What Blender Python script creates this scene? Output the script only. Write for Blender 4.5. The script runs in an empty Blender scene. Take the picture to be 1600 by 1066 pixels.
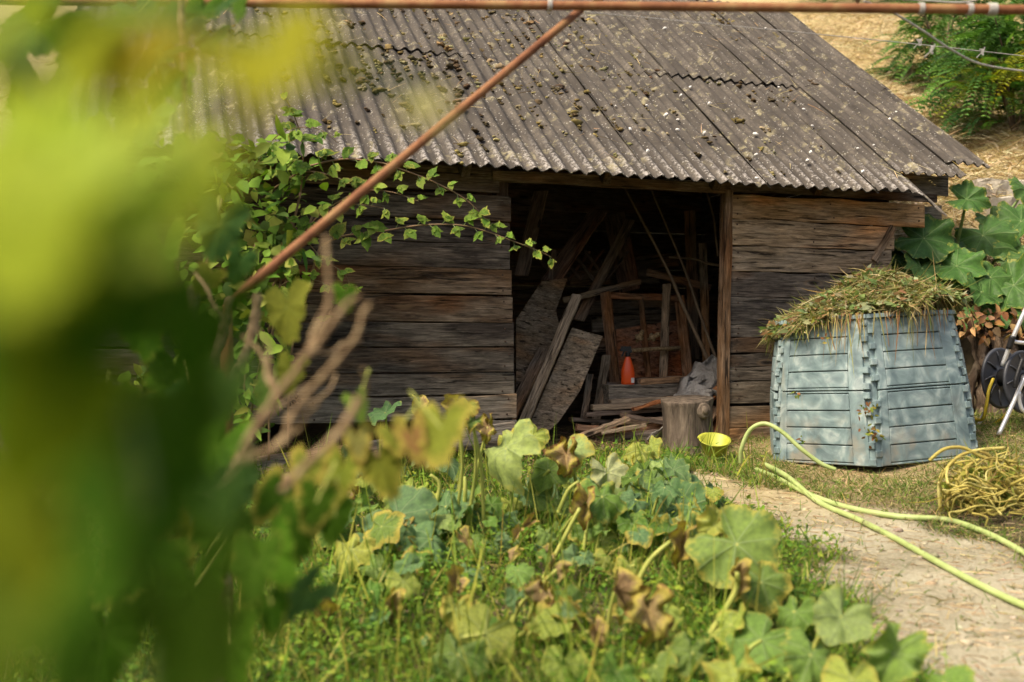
import bpy, math, random
import numpy as np
from mathutils import Vector, Matrix
R_ = math.radians
rng = np.random.default_rng(7)
random.seed(7)
SC = bpy.context.scene
COL = SC.collection

# ------------------------------------------------------------------ camera
FPX, HC = 1600.0, 0.75                 # focal length in photo pixels, eye height over the shed floor
cam = bpy.data.cameras.new('camera')
camo = bpy.data.objects.new('camera', cam); COL.objects.link(camo)
camo.location = (0, 0, HC); camo.rotation_euler = (R_(90), 0, 0)
cam.sensor_width = 36; cam.lens = 36; cam.clip_start = 0.02; cam.clip_end = 400
cam.dof.use_dof = True; cam.dof.focus_distance = 6.9; cam.dof.aperture_fstop = 1.5
SC.camera = camo
# ------------------------------------------------------------------ light
SUN_EL, SUN_AZ = 56, -128              # azimuth from +Y towards +X: sun behind the camera's left shoulder
world = bpy.data.worlds.new('World'); SC.world = world; world.use_nodes = True
wn = world.node_tree
sky = wn.nodes.new('ShaderNodeTexSky'); sky.sky_type = 'NISHITA'; sky.sun_disc = False
sky.sun_elevation = R_(SUN_EL); sky.sun_rotation = R_(SUN_AZ)
sky.air_density = 1.0; sky.dust_density = 8.0; sky.ozone_density = 0.2; sky.altitude = 200
bg = wn.nodes['Background']; bg.inputs['Strength'].default_value = 0.065
wn.links.new(sky.outputs[0], bg.inputs['Color'])
sun = bpy.data.lights.new('sun', 'SUN'); sun.energy = 1.5; sun.angle = R_(16); sun.color = (1, .87, .66)
suno = bpy.data.objects.new('sun', sun); COL.objects.link(suno)
sd = Vector((math.sin(R_(SUN_AZ))*math.cos(R_(SUN_EL)), math.cos(R_(SUN_AZ))*math.cos(R_(SUN_EL)), math.sin(R_(SUN_EL))))
suno.rotation_euler = sd.to_track_quat('Z', 'Y').to_euler(); suno.location = sd*30
SC.view_settings.view_transform = 'Standard'; SC.view_settings.look = 'None'
SC.view_settings.exposure = 1.6; SC.view_settings.gamma = 1
SC.render.engine = 'CYCLES'; SC.cycles.use_denoising = True; SC.cycles.max_bounces = 6
SC.cycles.transparent_max_bounces = 4; SC.cycles.caustics_reflective = False; SC.cycles.caustics_refractive = False

# ------------------------------------------------------------------ places
ANG = R_(19); CA, SA = math.cos(ANG), math.sin(ANG)
OX, OY = 0.71, 7.10                    # middle of the shed door
TANT = 0.75; TH = math.atan(TANT); EAVE_V, EAVE_Z = -0.30, 1.85
def W(px, py, d): return Vector(((px-800)/FPX*d, d, HC+(533-py)/FPX*d))
def uv_of(x, y): return (x-OX)*CA+(y-OY)*SA, -(x-OX)*SA+(y-OY)*CA
def SW(u, v, z): return Vector((OX+u*CA-v*SA, OY+u*SA+v*CA, z))
def F(px, py, v=0.0):                  # photo pixel -> shed coordinates on the plane at depth v
    tx = (px-800)/FPX
    t = (v - (OX*SA-OY*CA)) / (-tx*SA+CA)
    u, _ = uv_of(tx*t, t)
    return Vector((u, v, HC+(533-py)/FPX*t))
def sst(a, b, x):
    t = np.clip((x-a)/(b-a), 0, 1); return t*t*(3-2*t)
def gz(x, y):
    x = np.asarray(x, float); y = np.asarray(y, float)
    u, v = (x-OX)*CA+(y-OY)*SA, -(x-OX)*SA+(y-OY)*CA
    z = np.where(y < 6.9, -.67+.097*np.clip(y, -30, 7), .03*(y-6.9)*(y < 8)+.033*(y >= 8))
    z = z + .1*np.clip(x-1.5, 0, 2.2)*sst(3.0, 6.2, y)
    inside = sst(3.2, 2.8, u)*sst(3.5, 3.1, v)*sst(-4.5, -4.0, u)
    hill = .70*sst(7.72, 8.15, y)+.72*np.clip(y-8.15, 0, 1.35)+.5*np.clip(y-9.5, 0, 24)
    hill = hill + .07*np.sin(x*2.1+y*1.7)*sst(8, 9, y) + .05*np.sin(x*4.7-y*3.3)*sst(8, 9, y)
    z = z + hill*(1-inside)
    b = .018*np.sin(x*5.1+1)*np.sin(y*4.3)+.012*np.sin(x*11.3+y*7.1)+.008*np.sin(x*23.1-y*19.7)
    return z + b*sst(-.2, .3, (1-inside)*1.0)
def gzf(x, y): return float(gz(x, y))
def G(px, py):                         # photo pixel -> point on the ground
    d = 1.5
    while d < 60:
        p = W(px, py, d)
        if p.z <= gzf(p.x, p.y): return p
        d += .01
    return p

# ------------------------------------------------------------------ helpers
class MB:
    def __init__(s): s.v = []; s.f = []
    def add(s, vs, fs):
        n = len(s.v); s.v += [tuple(p) for p in vs]; s.f += [tuple(i+n for i in f) for f in fs]
    def box(s, c, size, rot=None):
        hx, hy, hz = [k/2 for k in size]; c = Vector(c)
        vs = [Vector((x, y, z)) for z in (-hz, hz) for y in (-hy, hy) for x in (-hx, hx)]
        if rot is not None: vs = [rot @ p for p in vs]
        s.add([p+c for p in vs], [(0, 2, 3, 1), (4, 5, 7, 6), (0, 1, 5, 4), (2, 6, 7, 3), (0, 4, 6, 2), (1, 3, 7, 5)])
    def hexa(s, vs): s.add(vs, [(0, 2, 3, 1), (4, 5, 7, 6), (0, 1, 5, 4), (2, 6, 7, 3), (0, 4, 6, 2), (1, 3, 7, 5)])
    def tube(s, pts, rad, seg=8, cap=True):
        pts = [Vector(p) for p in pts]; n = len(pts)
        if not hasattr(rad, '__len__'): rad = [rad]*n
        t0 = (pts[1]-pts[0]).normalized(); a = t0.orthogonal().normalized(); vs = []
        for i, p in enumerate(pts):
            t = (pts[min(i+1, n-1)]-pts[max(i-1, 0)]).normalized()
            a = (a-t*a.dot(t)).normalized(); b = t.cross(a)
            vs += [p+(a*math.cos(k*2*math.pi/seg)+b*math.sin(k*2*math.pi/seg))*rad[i] for k in range(seg)]
        fs = [(i*seg+k, i*seg+(k+1) % seg, (i+1)*seg+(k+1) % seg, (i+1)*seg+k) for i in range(n-1) for k in range(seg)]
        if cap: fs += [tuple(range(seg-1, -1, -1)), tuple(range((n-1)*seg, n*seg))]
        s.add(vs, fs)
    def lathe(s, prof, seg=24, M=None):
        vs = []
        for r, z in prof:
            for k in range(seg):
                p = Vector((r*math.cos(2*math.pi*k/seg), r*math.sin(2*math.pi*k/seg), z)); vs.append(M @ p if M else p)
        s.add(vs, [(i*seg+k, i*seg+(k+1) % seg, (i+1)*seg+(k+1) % seg, (i+1)*seg+k) for i in range(len(prof)-1) for k in range(seg)])
    def mesh(s, name, smooth=False):
        me = bpy.data.meshes.new(name); me.from_pydata(s.v, [], s.f); me.update()
        if smooth: me.shade_smooth()
        return me
def link(name, me, mat=None, parent=None):
    o = bpy.data.objects.new(name, me); COL.objects.link(o)
    if mat is not None and me is not None and len(me.materials) == 0: me.materials.append(mat)
    if parent: o.parent = parent
    return o
def obj(name, mb, mat, parent=None, smooth=False): return link(name, mb.mesh(name, smooth), mat, parent)
def tag(o, label=None, cat=None, group=None, kind=None):
    if label: o['label'] = label
    if cat: o['category'] = cat
    if group: o['group'] = group
    if kind: o['kind'] = kind
    return o
def thing(name, label, cat, loc=(0, 0, 0), rz=0, group=None):
    o = bpy.data.objects.new(name, None); COL.objects.link(o); o.location = loc; o.rotation_euler = (0, 0, rz)
    o.empty_display_size = .1
    return tag(o, label, cat, group)
def smooth_pts(pts, n=6):
    P = [Vector(p) for p in pts]; out = []
    for i in range(len(P)-1):
        a, b, c, d = P[max(i-1, 0)], P[i], P[i+1], P[min(i+2, len(P)-1)]
        for k in range(n):
            t = k/n; out.append(.5*((2*b)+(c-a)*t+(2*a-5*b+4*c-d)*t*t+(3*b-a-3*c+d)*t**3))
    return out+[P[-1]]
def np_mesh(name, V, Fq, mat, cols=None, smooth=False, parent=None):    # V (n,3); Fq (m,k) equal-sided faces
    V = np.ascontiguousarray(V, np.float32); m, k = Fq.shape
    me = bpy.data.meshes.new(name); me.vertices.add(len(V)); me.vertices.foreach_set('co', V.ravel())
    me.loops.add(m*k); me.loops.foreach_set('vertex_index', Fq.astype(np.int32).ravel())
    me.polygons.add(m); me.polygons.foreach_set('loop_start', np.arange(0, m*k, k, dtype=np.int32))
    if smooth: me.polygons.foreach_set('use_smooth', np.ones(m, bool))
    me.update(calc_edges=True); me.validate()
    if cols is not None:
        a = me.attributes.new('col', 'FLOAT_COLOR', 'POINT')
        a.data.foreach_set('color', np.ascontiguousarray(np.c_[cols, np.ones(len(cols))], np.float32).ravel())
    return link(name, me, mat, parent)
def norm(a): return a/np.maximum(np.linalg.norm(a, axis=1, keepdims=True), 1e-9)
def pick(pal, n, jit=.18):
    pal = np.array(pal); c = pal[rng.integers(0, len(pal), n)]
    return np.clip(c*(1+rng.normal(0, jit, (n, 1)))*(1+rng.normal(0, .06, (n, 3))), .005, .9)
def blades(name, P, D, L, Wd, droop, C, mat, parent=None):   # grass blades, straws: three-segment ribbons
    n = len(P); D = norm(D); side = norm(np.cross(D, rng.normal(0, 1, (n, 3))))
    L = L[:, None]; Wd = Wd[:, None]; droop = droop[:, None]; rows = []
    for t, w in ((0, 1), (.4, .85), (.75, .55), (1, .08)):
        c = P+D*L*t-np.array([0, 0, 1])*droop*L*t*t
        rows += [c-side*Wd*w*.5, c+side*Wd*w*.5]
    V = np.stack(rows, 1).reshape(-1, 3)
    b = (np.arange(n)*8)[:, None, None]
    Fq = (b+np.array([[0, 1, 3, 2], [2, 3, 5, 4], [4, 5, 7, 6]])[None]).reshape(-1, 4)
    return np_mesh(name, V, Fq, mat, np.repeat(C, 8, 0), parent=parent)
def leafcloud(name, P, T, N, L, Wd, C, mat, parent=None, droop=.15, fold=.12):   # folded ovate leaflets
    n = len(P); T = norm(T); N = norm(N-T*np.sum(N*T, 1, keepdims=True)); S = np.cross(T, N)
    L = L[:, None]; Wd = Wd[:, None]; rows = []
    for t, w in ((0, 0), (.3, -.46), (.3, 0), (.3, .46), (.66, -.38), (.66, 0), (.66, .38), (1, 0)):
        rows.append(P+T*L*t+S*Wd*w+N*(abs(w)*fold*Wd*2-droop*L*t*t))
    V = np.stack(rows, 1).reshape(-1, 3); b = (np.arange(n)*8)[:, None, None]
    tri = np.array([[0, 2, 1], [0, 3, 2], [1, 2, 5], [1, 5, 4], [2, 3, 6], [2, 6, 5], [4, 5, 7], [5, 6, 7]])
    return np_mesh(name, V, (b+tri[None]).reshape(-1, 3), mat, np.repeat(C, 8, 0), smooth=True, parent=parent)

# ------------------------------------------------------------------ materials
class NT:
    def __init__(s, name):
        s.m = bpy.data.materials.new(name); s.m.use_nodes = True; s.t = s.m.node_tree
        s.b = s.t.nodes['Principled BSDF']; s.out = s.t.nodes['Material Output']
    def n(s, typ, **kw):
        d = s.t.nodes.new('ShaderNode'+typ)
        for k, v in kw.items():
            if k.startswith('_'): setattr(d, k[1:], v)
            else: s.put(d, k.replace('__', ' '), v)
        return d
    def put(s, d, k, v):
        i = d.inputs[int(k[1:])] if k[0] == 'i' and k[1:].isdigit() else d.inputs[k]
        if hasattr(v, 'is_output') or hasattr(v, 'links'): s.t.links.new(v, i)
        else: i.default_value = v if not isinstance(v, tuple) or len(v) != 3 or i.type != 'RGBA' else (*v, 1)
    def noise(s, co, scale, detail=4, rough=.55, dist=0):
        return s.n('TexNoise', Vector=co, Scale=scale, Detail=detail, Roughness=rough, Distortion=dist).outputs['Fac']
    def mapr(s, f, a, b, c=0., d=1.):
        return s.n('MapRange', **{'Value': f, 'From__Min': a, 'From__Max': b, 'To__Min': c, 'To__Max': d}).outputs[0]
    def math(s, op, a, b=0.): return s.n('Math', _operation=op, i0=a, i1=b).outputs[0]
    def mix(s, f, a, b, mode='MIX'):
        d = s.t.nodes.new('ShaderNodeMix'); d.data_type = 'RGBA'; d.blend_type = mode
        for i, v in ((0, f), (6, a), (7, b)):
            if hasattr(v, 'links'): s.t.links.new(v, d.inputs[i])
            else: d.inputs[i].default_value = (*v, 1) if isinstance(v, tuple) and len(v) == 3 else v
        return d.outputs[2]
    def ramp(s, f, stops):
        r = s.n('ValToRGB', Fac=f); e = r.color_ramp.elements
        while len(e) < len(stops): e.new(.5)
        for q, (p, c) in zip(e, stops): q.position = p; q.color = (*c, 1)
        return r.outputs[0]
    def bump(s, h, st, dist=.01):
        s.t.links.new(s.n('Bump', Height=h, Strength=st, Distance=dist).outputs[0], s.b.inputs['Normal'])
    def fin(s, col, rough=.8, spec=.3, metal=0):
        s.put(s.b, 'Base Color', col); s.put(s.b, 'Roughness', rough); s.put(s.b, 'Specular IOR Level', spec); s.put(s.b, 'Metallic', metal)
        return s.m
def objco(s, scale=(1, 1, 1), rand=20.):
    oi = s.n('ObjectInfo'); tc = s.n('TexCoord').outputs['Object']
    off = s.n('CombineXYZ', X=s.math('MULTIPLY', oi.outputs['Random'], rand), Y=s.math('MULTIPLY', oi.outputs['Random'], rand*.37)).outputs[0]
    mp = s.n('Mapping', Vector=tc, Location=off, Scale=scale)
    return mp.outputs[0], oi, tc
def mat_wood():                        # base colour from each board's own object colour
    s = NT('old_wood'); co, oi, tc = objco(s, (1, 1, 1))
    def m(*sc): return s.n('Mapping', Vector=co, Scale=sc).outputs[0]
    g = s.noise(m(3.2, 26, 26), 1.5, 6, .72, .7); fine = s.noise(m(4, 95, 95), 1.4, 4, .7); b = s.noise(m(1.5, 5, 5), 1.5, 4, .6); crack = s.noise(m(1.6, 34, 34), 1.3, 4, .65, .35)
    base = s.mix(s.mapr(b, .42, .62), oi.outputs['Color'], s.mix(.22, oi.outputs['Color'], (.40, .34, .27), 'MIX'))
    base = s.mix(s.mapr(s.noise(m(1.1, 4, 4), 1., 2), .52, .66, 0, .7), base, s.mix(1., oi.outputs['Color'], (1.75, 1.15, .66), 'MULTIPLY'))
    k = s.math('MULTIPLY', s.mapr(g, .34, .64, .38, 1.48), s.mapr(fine, .32, .66, .6, 1.4))
    col = s.mix(1., base, s.n('CombineColor', Red=k, Green=k, Blue=k).outputs[0], 'MULTIPLY')
    kn = s.n('TexVoronoi', Vector=m(1.9, 6, 6), Scale=1., Randomness=1.).outputs['Distance']
    col = s.mix(s.mapr(kn, .055, .10, .9, 0), col, (.012, .008, .006))
    col = s.mix(s.math('MULTIPLY', s.mapr(kn, .10, .125, 0, 1), s.mapr(kn, .14, .19, .35, 0)), col, (.24, .16, .09))
    col = s.mix(s.mapr(crack, .345, .385, .85, 0), col, (.008, .006, .005))
    col = s.mix(s.mapr(fine, .62, .72, 0, .35), col, (.36, .32, .27))
    h = s.math('ADD', s.math('ADD', g, s.math('MULTIPLY', fine, .6)), s.mapr(crack, .34, .41, -1.4, 0)); s.bump(h, 1., .006)
    return s.fin(col, .88, .15)
def mat_roof():
    s = NT('corrugated_roofing'); tc = s.n('TexCoord').outputs['Object']
    st = s.n('Mapping', Vector=tc, Scale=(9, 1.6, 1.6)).outputs[0]
    n1 = s.noise(st, 1.3, 6, .62); n2 = s.noise(tc, 38, 5, .7); n3 = s.noise(tc, 2.3, 4); n4 = s.noise(tc, 11, 4, .6, .6)
    sp = s.n('SeparateXYZ', Vector=tc)
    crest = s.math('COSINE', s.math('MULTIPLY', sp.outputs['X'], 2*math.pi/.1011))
    col = s.ramp(n1, [(.30, (.030, .025, .020)), (.5, (.076, .065, .053)), (.70, (.175, .150, .120))])
    col = s.mix(s.mapr(n2, .40, .58, 0, .75), col, (.060, .053, .047))
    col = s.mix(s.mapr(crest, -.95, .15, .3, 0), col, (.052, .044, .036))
    lich = s.math('MULTIPLY', s.mapr(n4, .55, .66), s.mapr(n3, .42, .58))
    col = s.mix(s.math('MULTIPLY', lich, .75), col, (.30, .265, .155))
    sp2 = s.n('TexVoronoi', Vector=tc, Scale=38.).outputs['Distance']
    col = s.mix(s.math('MULTIPLY', s.mapr(sp2, .14, .24, .8, 0), s.mapr(n4, .44, .55)), col, (.42, .40, .36))
    ev = s.math('MULTIPLY', s.mapr(sp.outputs['Y'], -.36, .10, .9, 0), s.mapr(crest, -.1, .8))
    col = s.mix(s.math('MULTIPLY', ev, s.mapr(s.noise(tc, 45, 4, .7), .46, .56)), col, (.42, .39, .36))
    s.bump(s.math('ADD', n2, s.math('MULTIPLY', n4, .5)), .8, .006)
    return s.fin(col, .9, .25)
def mat_noise(name, stops, scale=6, rough=.85, bump=.5, detail=6, stretch=(1, 1, 1), spec=.3, metal=0, rand=20., bd=.01, dist=0):
    s = NT(name); co, oi, tc = objco(s, stretch, rand)
    n = s.noise(co, scale, detail, .62, dist)
    if bump: s.bump(s.noise(co, scale*2.5, 5, .65), bump, bd)
    return s.fin(s.ramp(n, stops), rough, spec, metal)
def translucent(s, col, f=.35, tint=(1.0, 1.1, .5)):
    tr = s.n('BsdfTranslucent', Color=s.mix(1., col, tint, 'MULTIPLY'))
    mx = s.n('MixShader', Fac=f, i1=s.b.outputs[0], i2=tr.outputs[0])
    s.t.links.new(mx.outputs[0], s.out.inputs['Surface'])
def mat_leaf(name, veins=9, veincol=(.20, .28, .10), tl=.32, rough=.5, vw=.022, spec=.16):   # colour from object colour, alpha = how dried the edge is
    s = NT(name); co, oi, tc = objco(s)
    n = s.noise(co, 9, 4, .6); n2 = s.noise(co, 30, 3)
    k = s.mapr(n, .25, .75, .68, 1.35)
    col = s.mix(1., oi.outputs['Color'], s.n('CombineColor', Red=k, Green=k, Blue=s.mapr(n, .25, .75, .8, 1.2)).outputs[0], 'MULTIPLY')
    sp = s.n('SeparateXYZ', Vector=tc)
    ang = s.math('ARCTAN2', sp.outputs['X'], sp.outputs['Y'])
    r = s.math('SQRT', s.math('ADD', s.math('POWER', sp.outputs['X'], 2.), s.math('POWER', sp.outputs['Y'], 2.)))
    fr = s.math('PINGPONG', s.math('MULTIPLY', ang, veins/(2*math.pi)), .5)
    dist = s.math('MULTIPLY', s.math('MULTIPLY', fr, 2*math.pi/veins), r)
    col = s.mix(s.mapr(dist, vw*.2, vw, .55, 0), col, veincol)
    ed = s.n('Attribute', _attribute_name='edge').outputs['Fac']
    e = s.math('ADD', s.math('ADD', ed, s.mapr(n, .2, .8, -.28, .28)), oi.outputs['Alpha'])
    col = s.mix(s.mapr(e, .95, 1.25), col, (.42, .36, .07))
    col = s.mix(s.mapr(e, 1.28, 1.5), col, (.21, .10, .045))
    col = s.mix(s.mapr(n2, .60, .72, 0, .22), col, (.33, .32, .12))
    s.bump(s.math('ADD', n2, s.mapr(dist, 0, vw*2.0, 1., 0)), .4, .008)
    s.fin(col, rough, spec); translucent(s, col, tl)
    return s.m
def mat_vcol(name, tl=.3, rough=.65, spec=.15):
    s = NT(name); c = s.n('Attribute', _attribute_name='col').outputs['Color']
    tc = s.n('TexCoord').outputs['Object']; k = s.mapr(s.noise(tc, 25, 3), .25, .75, .8, 1.2)
    col = s.mix(1., c, s.n('CombineColor', Red=k, Green=k, Blue=k).outputs[0], 'MULTIPLY')
    s.fin(col, rough, spec)
    if tl: translucent(s, col, tl)
    return s.m
def mat_ground():
    s = NT('garden_soil'); tc = s.n('TexCoord').outputs['Object']
    a = s.n('Attribute', _attribute_name='zone'); z = s.n('SeparateColor', Color=a.outputs['Color'])
    n1 = s.noise(tc, 2.5, 6, .6); n2 = s.noise(tc, 17, 6, .7); n3 = s.noise(tc, 70, 4, .7)
    soil = s.ramp(n2, [(.3, (.040, .032, .020)), (.7, (.12, .095, .055))])
    dirt = s.ramp(s.math('ADD', s.math('MULTIPLY', n1, .6), s.math('MULTIPLY', n3, .4)), [(.34, (.18, .158, .10)), (.5, (.325, .295, .205)), (.64, (.45, .42, .315))])
    dirt = s.mix(s.mapr(n3, .56, .66, 0, .35), dirt, (.46, .42, .31))
    straw = s.ramp(n2, [(.3, (.24, .18, .085)), (.55, (.44, .35, .18)), (.75, (.56, .47, .27))])
    col = s.mix(z.outputs['Red'], soil, dirt); col = s.mix(z.outputs['Green'], col, straw)
    s.bump(s.math('ADD', s.math('MULTIPLY', n2, .5), n3), .6, .012)
    return s.fin(col, .95, .1)
def mat_bin():
    s = NT('marbled_recycled_plastic'); co, oi, tc = objco(s, rand=0)
    n = s.noise(co, 4.2, 5, .5, 2.6); n2 = s.noise(co, 9, 5, .6, 1.5); w = s.noise(co, 1.1, 2)
    col = s.ramp(n, [(.30, (.105, .158, .17)), (.43, (.165, .232, .24)), (.53, (.225, .305, .31)), (.68, (.38, .455, .445))])
    col = s.mix(s.mapr(n2, .45, .66, 0, .5), col, (.135, .175, .195))
    dirt = s.math('MULTIPLY', s.mapr(s.n('SeparateXYZ', Vector=tc).outputs['Z'], .02, .42, 1, 0), s.mapr(s.noise(co, 6, 4), .5, .62))
    col = s.mix(s.math('MULTIPLY', dirt, .6), col, (.34, .28, .20))
    col = s.mix(s.mapr(s.noise(s.n('Mapping', Vector=co, Scale=(14, 14, 1.2)).outputs[0], 1.2, 4), .60, .72, 0, .4), col, (.29, .27, .20))
    s.bump(s.noise(co, 60, 3), .25, .002)
    return s.fin(col, .5, .35)
def mat_flat(name, c, rough=.5, spec=.4, metal=0, var=.25, scale=30):
    s = NT(name); tc = s.n('TexCoord').outputs['Object']; k = s.mapr(s.noise(tc, scale, 4), .25, .75, 1-var, 1+var)
    return s.fin(s.mix(1., c, s.n('CombineColor', Red=k, Green=k, Blue=k).outputs[0], 'MULTIPLY'), rough, spec, metal)
M = dict(
    nail=mat_flat('rusty_nail', (.05, .028, .018), .8),
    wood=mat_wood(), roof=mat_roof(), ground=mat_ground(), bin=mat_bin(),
    rust=mat_noise('rusty_pipe', [(.3, (.13, .047, .020)), (.5, (.25, .105, .045)), (.7, (.33, .20, .085))], 9, .8, .4, 6, (1, 1, 1), bd=.003),
    bark=mat_noise('bark', [(.3, (.045, .030, .020)), (.5, (.15, .105, .07)), (.72, (.32, .26, .19))], 5, .95, 1., 8, (3, 3, .6), bd=.03),
    vine=mat_noise('vine_bark', [(.3, (.09, .055, .028)), (.48, (.25, .165, .085)), (.68, (.42, .32, .17))], 55, .9, 1., 6, (1, 1, 1), bd=.004),
    cane=mat_noise('bramble_cane', [(.3, (.16, .12, .05)), (.7, (.30, .17, .10))], 12, .6, .2),
    stalk=mat_noise('leaf_stalk', [(.3, (.26, .32, .06)), (.7, (.45, .45, .11))], 14, .5, .2),
    stalk_g=mat_noise('green_stalk', [(.3, (.10, .18, .04)), (.7, (.26, .32, .12))], 14, .5, .2),
    squash=mat_leaf('squash_leaf', 7, (.27, .34, .17), .30, .55, .02),
    dry=mat_leaf('dried_leaf', 7, (.24, .13, .06), .20, .8, .02),
    grape=mat_leaf('grape_leaf', 7, (.16, .24, .04), .42, .7, .012, .05),
    gunnera=mat_leaf('broad_leaf', 7, (.16, .24, .09), .22, .4, .02),
    bramble=mat_leaf('bramble_leaf', 3, (.13, .22, .05), .38, .5, .008),
    fol=mat_vcol('foliage'), blade=mat_vcol('grass_blades', .25), straw=mat_vcol('dry_straw', .1, .8, .15),
    hose=mat_noise('green_hose', [(.30, (.22, .22, .10)), (.42, (.31, .39, .125)), (.7, (.41, .49, .20))], 11, .5, .1, spec=.4),
    hose2=mat_flat('yellow_hose', (.55, .42, .03), .45),
    orange=mat_flat('orange_plastic', (.75, .085, .01), .35, .5, 0, .06), black=mat_flat('black_plastic', (.012, .012, .013), .5),
    white=mat_flat('white_paper', (.7, .68, .64), .7), bowl=mat_flat('yellow_green_plastic', (.38, .40, .05), .45, .3, 0, .15, 12),
    tarp=mat_noise('weathered_white_sheet', [(.3, (.26, .235, .20)), (.55, (.46, .43, .385)), (.75, (.58, .56, .52))], 7, .7, 1., 7, bd=.05, dist=1.2),
    alu=mat_flat('aluminium_tube', (.72, .73, .75), .35, .5, .55, .08), reel=mat_flat('dark_grey_plastic', (.055, .058, .068), .45, .4, 0, .2, 9),
    stone=mat_noise('pale_stone', [(.3, (.24, .21, .17)), (.7, (.48, .44, .36))], 9, .95, .8, 6, bd=.02),
    pebble=mat_flat('white_stone', (.70, .68, .64), .8), twine=mat_flat('white_twine', (.40, .385, .36), .8),
    berry=mat_flat('black_berry', (.008, .006, .008), .35), ply=mat_noise('old_plywood', [(.3, (.16, .10, .055)), (.7, (.27, .18, .11))], 4, .85, .3, 5, (1, 8, 8)),
    yellowvine=mat_noise('yellow_dry_vine', [(.3, (.24, .17, .045)), (.5, (.40, .34, .08)), (.72, (.52, .48, .19))], 3.5, .7, .3),
)

# ------------------------------------------------------------------ ground
PATH = [(*G(px, py).xy, w) for px, py, w in ((1010, 735, .10), (1120, 764, .19), (1200, 792, .22), (1330, 835, .32), (1480, 910, .42), (1600, 1000, .48), (1720, 1100, .55))]
def path_mask(x, y):
    best = np.full(np.shape(x), 9.)
    for (ax, ay, aw), (bx, by, bw) in zip(PATH[:-1], PATH[1:]):
        t = np.clip(((x-ax)*(bx-ax)+(y-ay)*(by-ay))/((bx-ax)**2+(by-ay)**2), 0, 1)
        d = np.hypot(x-ax-t*(bx-ax), y-ay-t*(by-ay))/(aw+(bw-aw)*t)
        best = np.minimum(best, d)
    w = .22*np.sin(x*6.1+y*2.3)+.16*np.sin(y*9.7-x*4.1)+.1*np.sin(x*21+y*17)
    return sst(1.25, .75, best+w)
xs = np.concatenate([np.linspace(-120, -6, 22), np.arange(-5.9, 7.0, .065), np.linspace(7.2, 14, 30), np.linspace(15, 120, 20)])
ys = np.concatenate([np.linspace(-60, 0, 14), np.arange(.2, 10.2, .065), np.arange(10.4, 20, .2), np.linspace(20.5, 150, 30)])
X, Y = np.meshgrid(xs, ys); Z = gz(X, Y)
nx, ny = len(xs), len(ys)
V = np.stack([X, Y, Z], -1).reshape(-1, 3)
ii = (np.arange(ny-1)[:, None]*nx+np.arange(nx-1)[None]).ravel()
Fq = np.stack([ii, ii+1, ii+nx+1, ii+nx], 1)
g = np_mesh('ground', V, Fq, M['ground'], smooth=True); tag(g, kind='structure')
UU, VV = (X-OX)*CA+(Y-OY)*SA, -(X-OX)*SA+(Y-OY)*CA
zone = np.zeros((ny*nx, 4), np.float32); zone[:, 3] = 1
zone[:, 0] = path_mask(X, Y).ravel()
zone[:, 1] = np.maximum(sst(8.2, 9.2, Y)*(1-sst(3.0, 2.7, UU)*sst(3.4, 3.1, VV)), .55*sst(.6, 1.4, X)*sst(5.0, 5.8, Y)*sst(7.6, 7.2, Y)).ravel()
a = g.data.attributes.new('zone', 'FLOAT_COLOR', 'POINT'); a.data.foreach_set('color', zone.ravel())

# ------------------------------------------------------------------ shed
shed = thing('shed', 'weathered dark plank shed with a mossy grey corrugated roof and an open doorway', 'shed', (OX, OY, 0), ANG)
def plank_mesh(L, H, T, seed, taper=0, n=9, wob=.009):
    r = random.Random(seed); mb = MB(); vs = []
    for i in range(n+1):
        x = L*i/n; e0 = r.uniform(-wob, wob)*.5; e1 = r.uniform(-wob, wob); w = r.uniform(-.003, .003)
        if i in (0, n): x += r.uniform(-.008, .008)
        hb, ht = -H/2+e0, H/2+e1+taper*(i/n-.5)
        vs += [(x, w, hb), (x, w+T, hb), (x+r.uniform(-.004, .004)*(i in (0, n)), w+T, ht), (x, w, ht)]
    fs = [(4*i+k, 4*i+4+k, 4*i+4+(k+1) % 4, 4*i+(k+1) % 4) for i in range(n) for k in range(4)]
    fs += [(0, 1, 2, 3), (4*n+3, 4*n+2, 4*n+1, 4*n)]
    mb.add(vs, fs); return mb
NAIL = None
def nails(o, L, H, every):
    global NAIL
    if NAIL is None: mb = MB(); mb.lathe([(0, .004), (.005, .004), (.0065, .001), (.0065, -.004)], 8, Matrix.Rotation(R_(90), 4, 'X')); NAIL = mb.mesh('nail')
    for x in [.06+(L-.12)*i/max(1, round(L/every)) for i in range(max(1, round(L/every))+1)]:
        for dz in (-.3, .3):
            q = link('nail', NAIL, M['nail'], o); q.location = (x+random.gauss(0, .012), -.001, H*dz+random.gauss(0, .01))
def plank(u0, u1, z0, z1, v, col, rz=0, T=.022, tilt=0, parent=shed, name='plank', ry=0, nail=0):
    o = obj(name, plank_mesh(abs(u1-u0), z1-z0, T, random.random()), M['wood'], parent)
    o.location = (u0, v-T, (z0+z1)/2); o.rotation_euler = (tilt, ry, rz); o.color = (*col, 1)
    b = o.modifiers.new('edge', 'BEVEL'); b.width = .003; b.segments = 1
    if nail: nails(o, abs(u1-u0), z1-z0, nail)
    return o
dk, br, gy, tn = (.050, .038, .030), (.085, .046, .024), (.095, .080, .066), (.235, .195, .150)
zl = [1.713, 1.542, 1.392, 1.225, 1.054, .870, .711, .545, .395, .232]
cl = [(.070, .050, .033), (.050, .038, .030), (.068, .052, .040), (.115, .066, .034), (.085, .054, .033), (.052, .041, .034), (.055, .045, .037), (.088, .072, .057), (.20, .168, .132)]
UR = [-.775, -.772, -.77, -.765, -.758, -.752, -.745, -.742, -.735]
plank(-3.45, -.84, 1.735, 1.905, 0, (.085, .055, .030))
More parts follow.
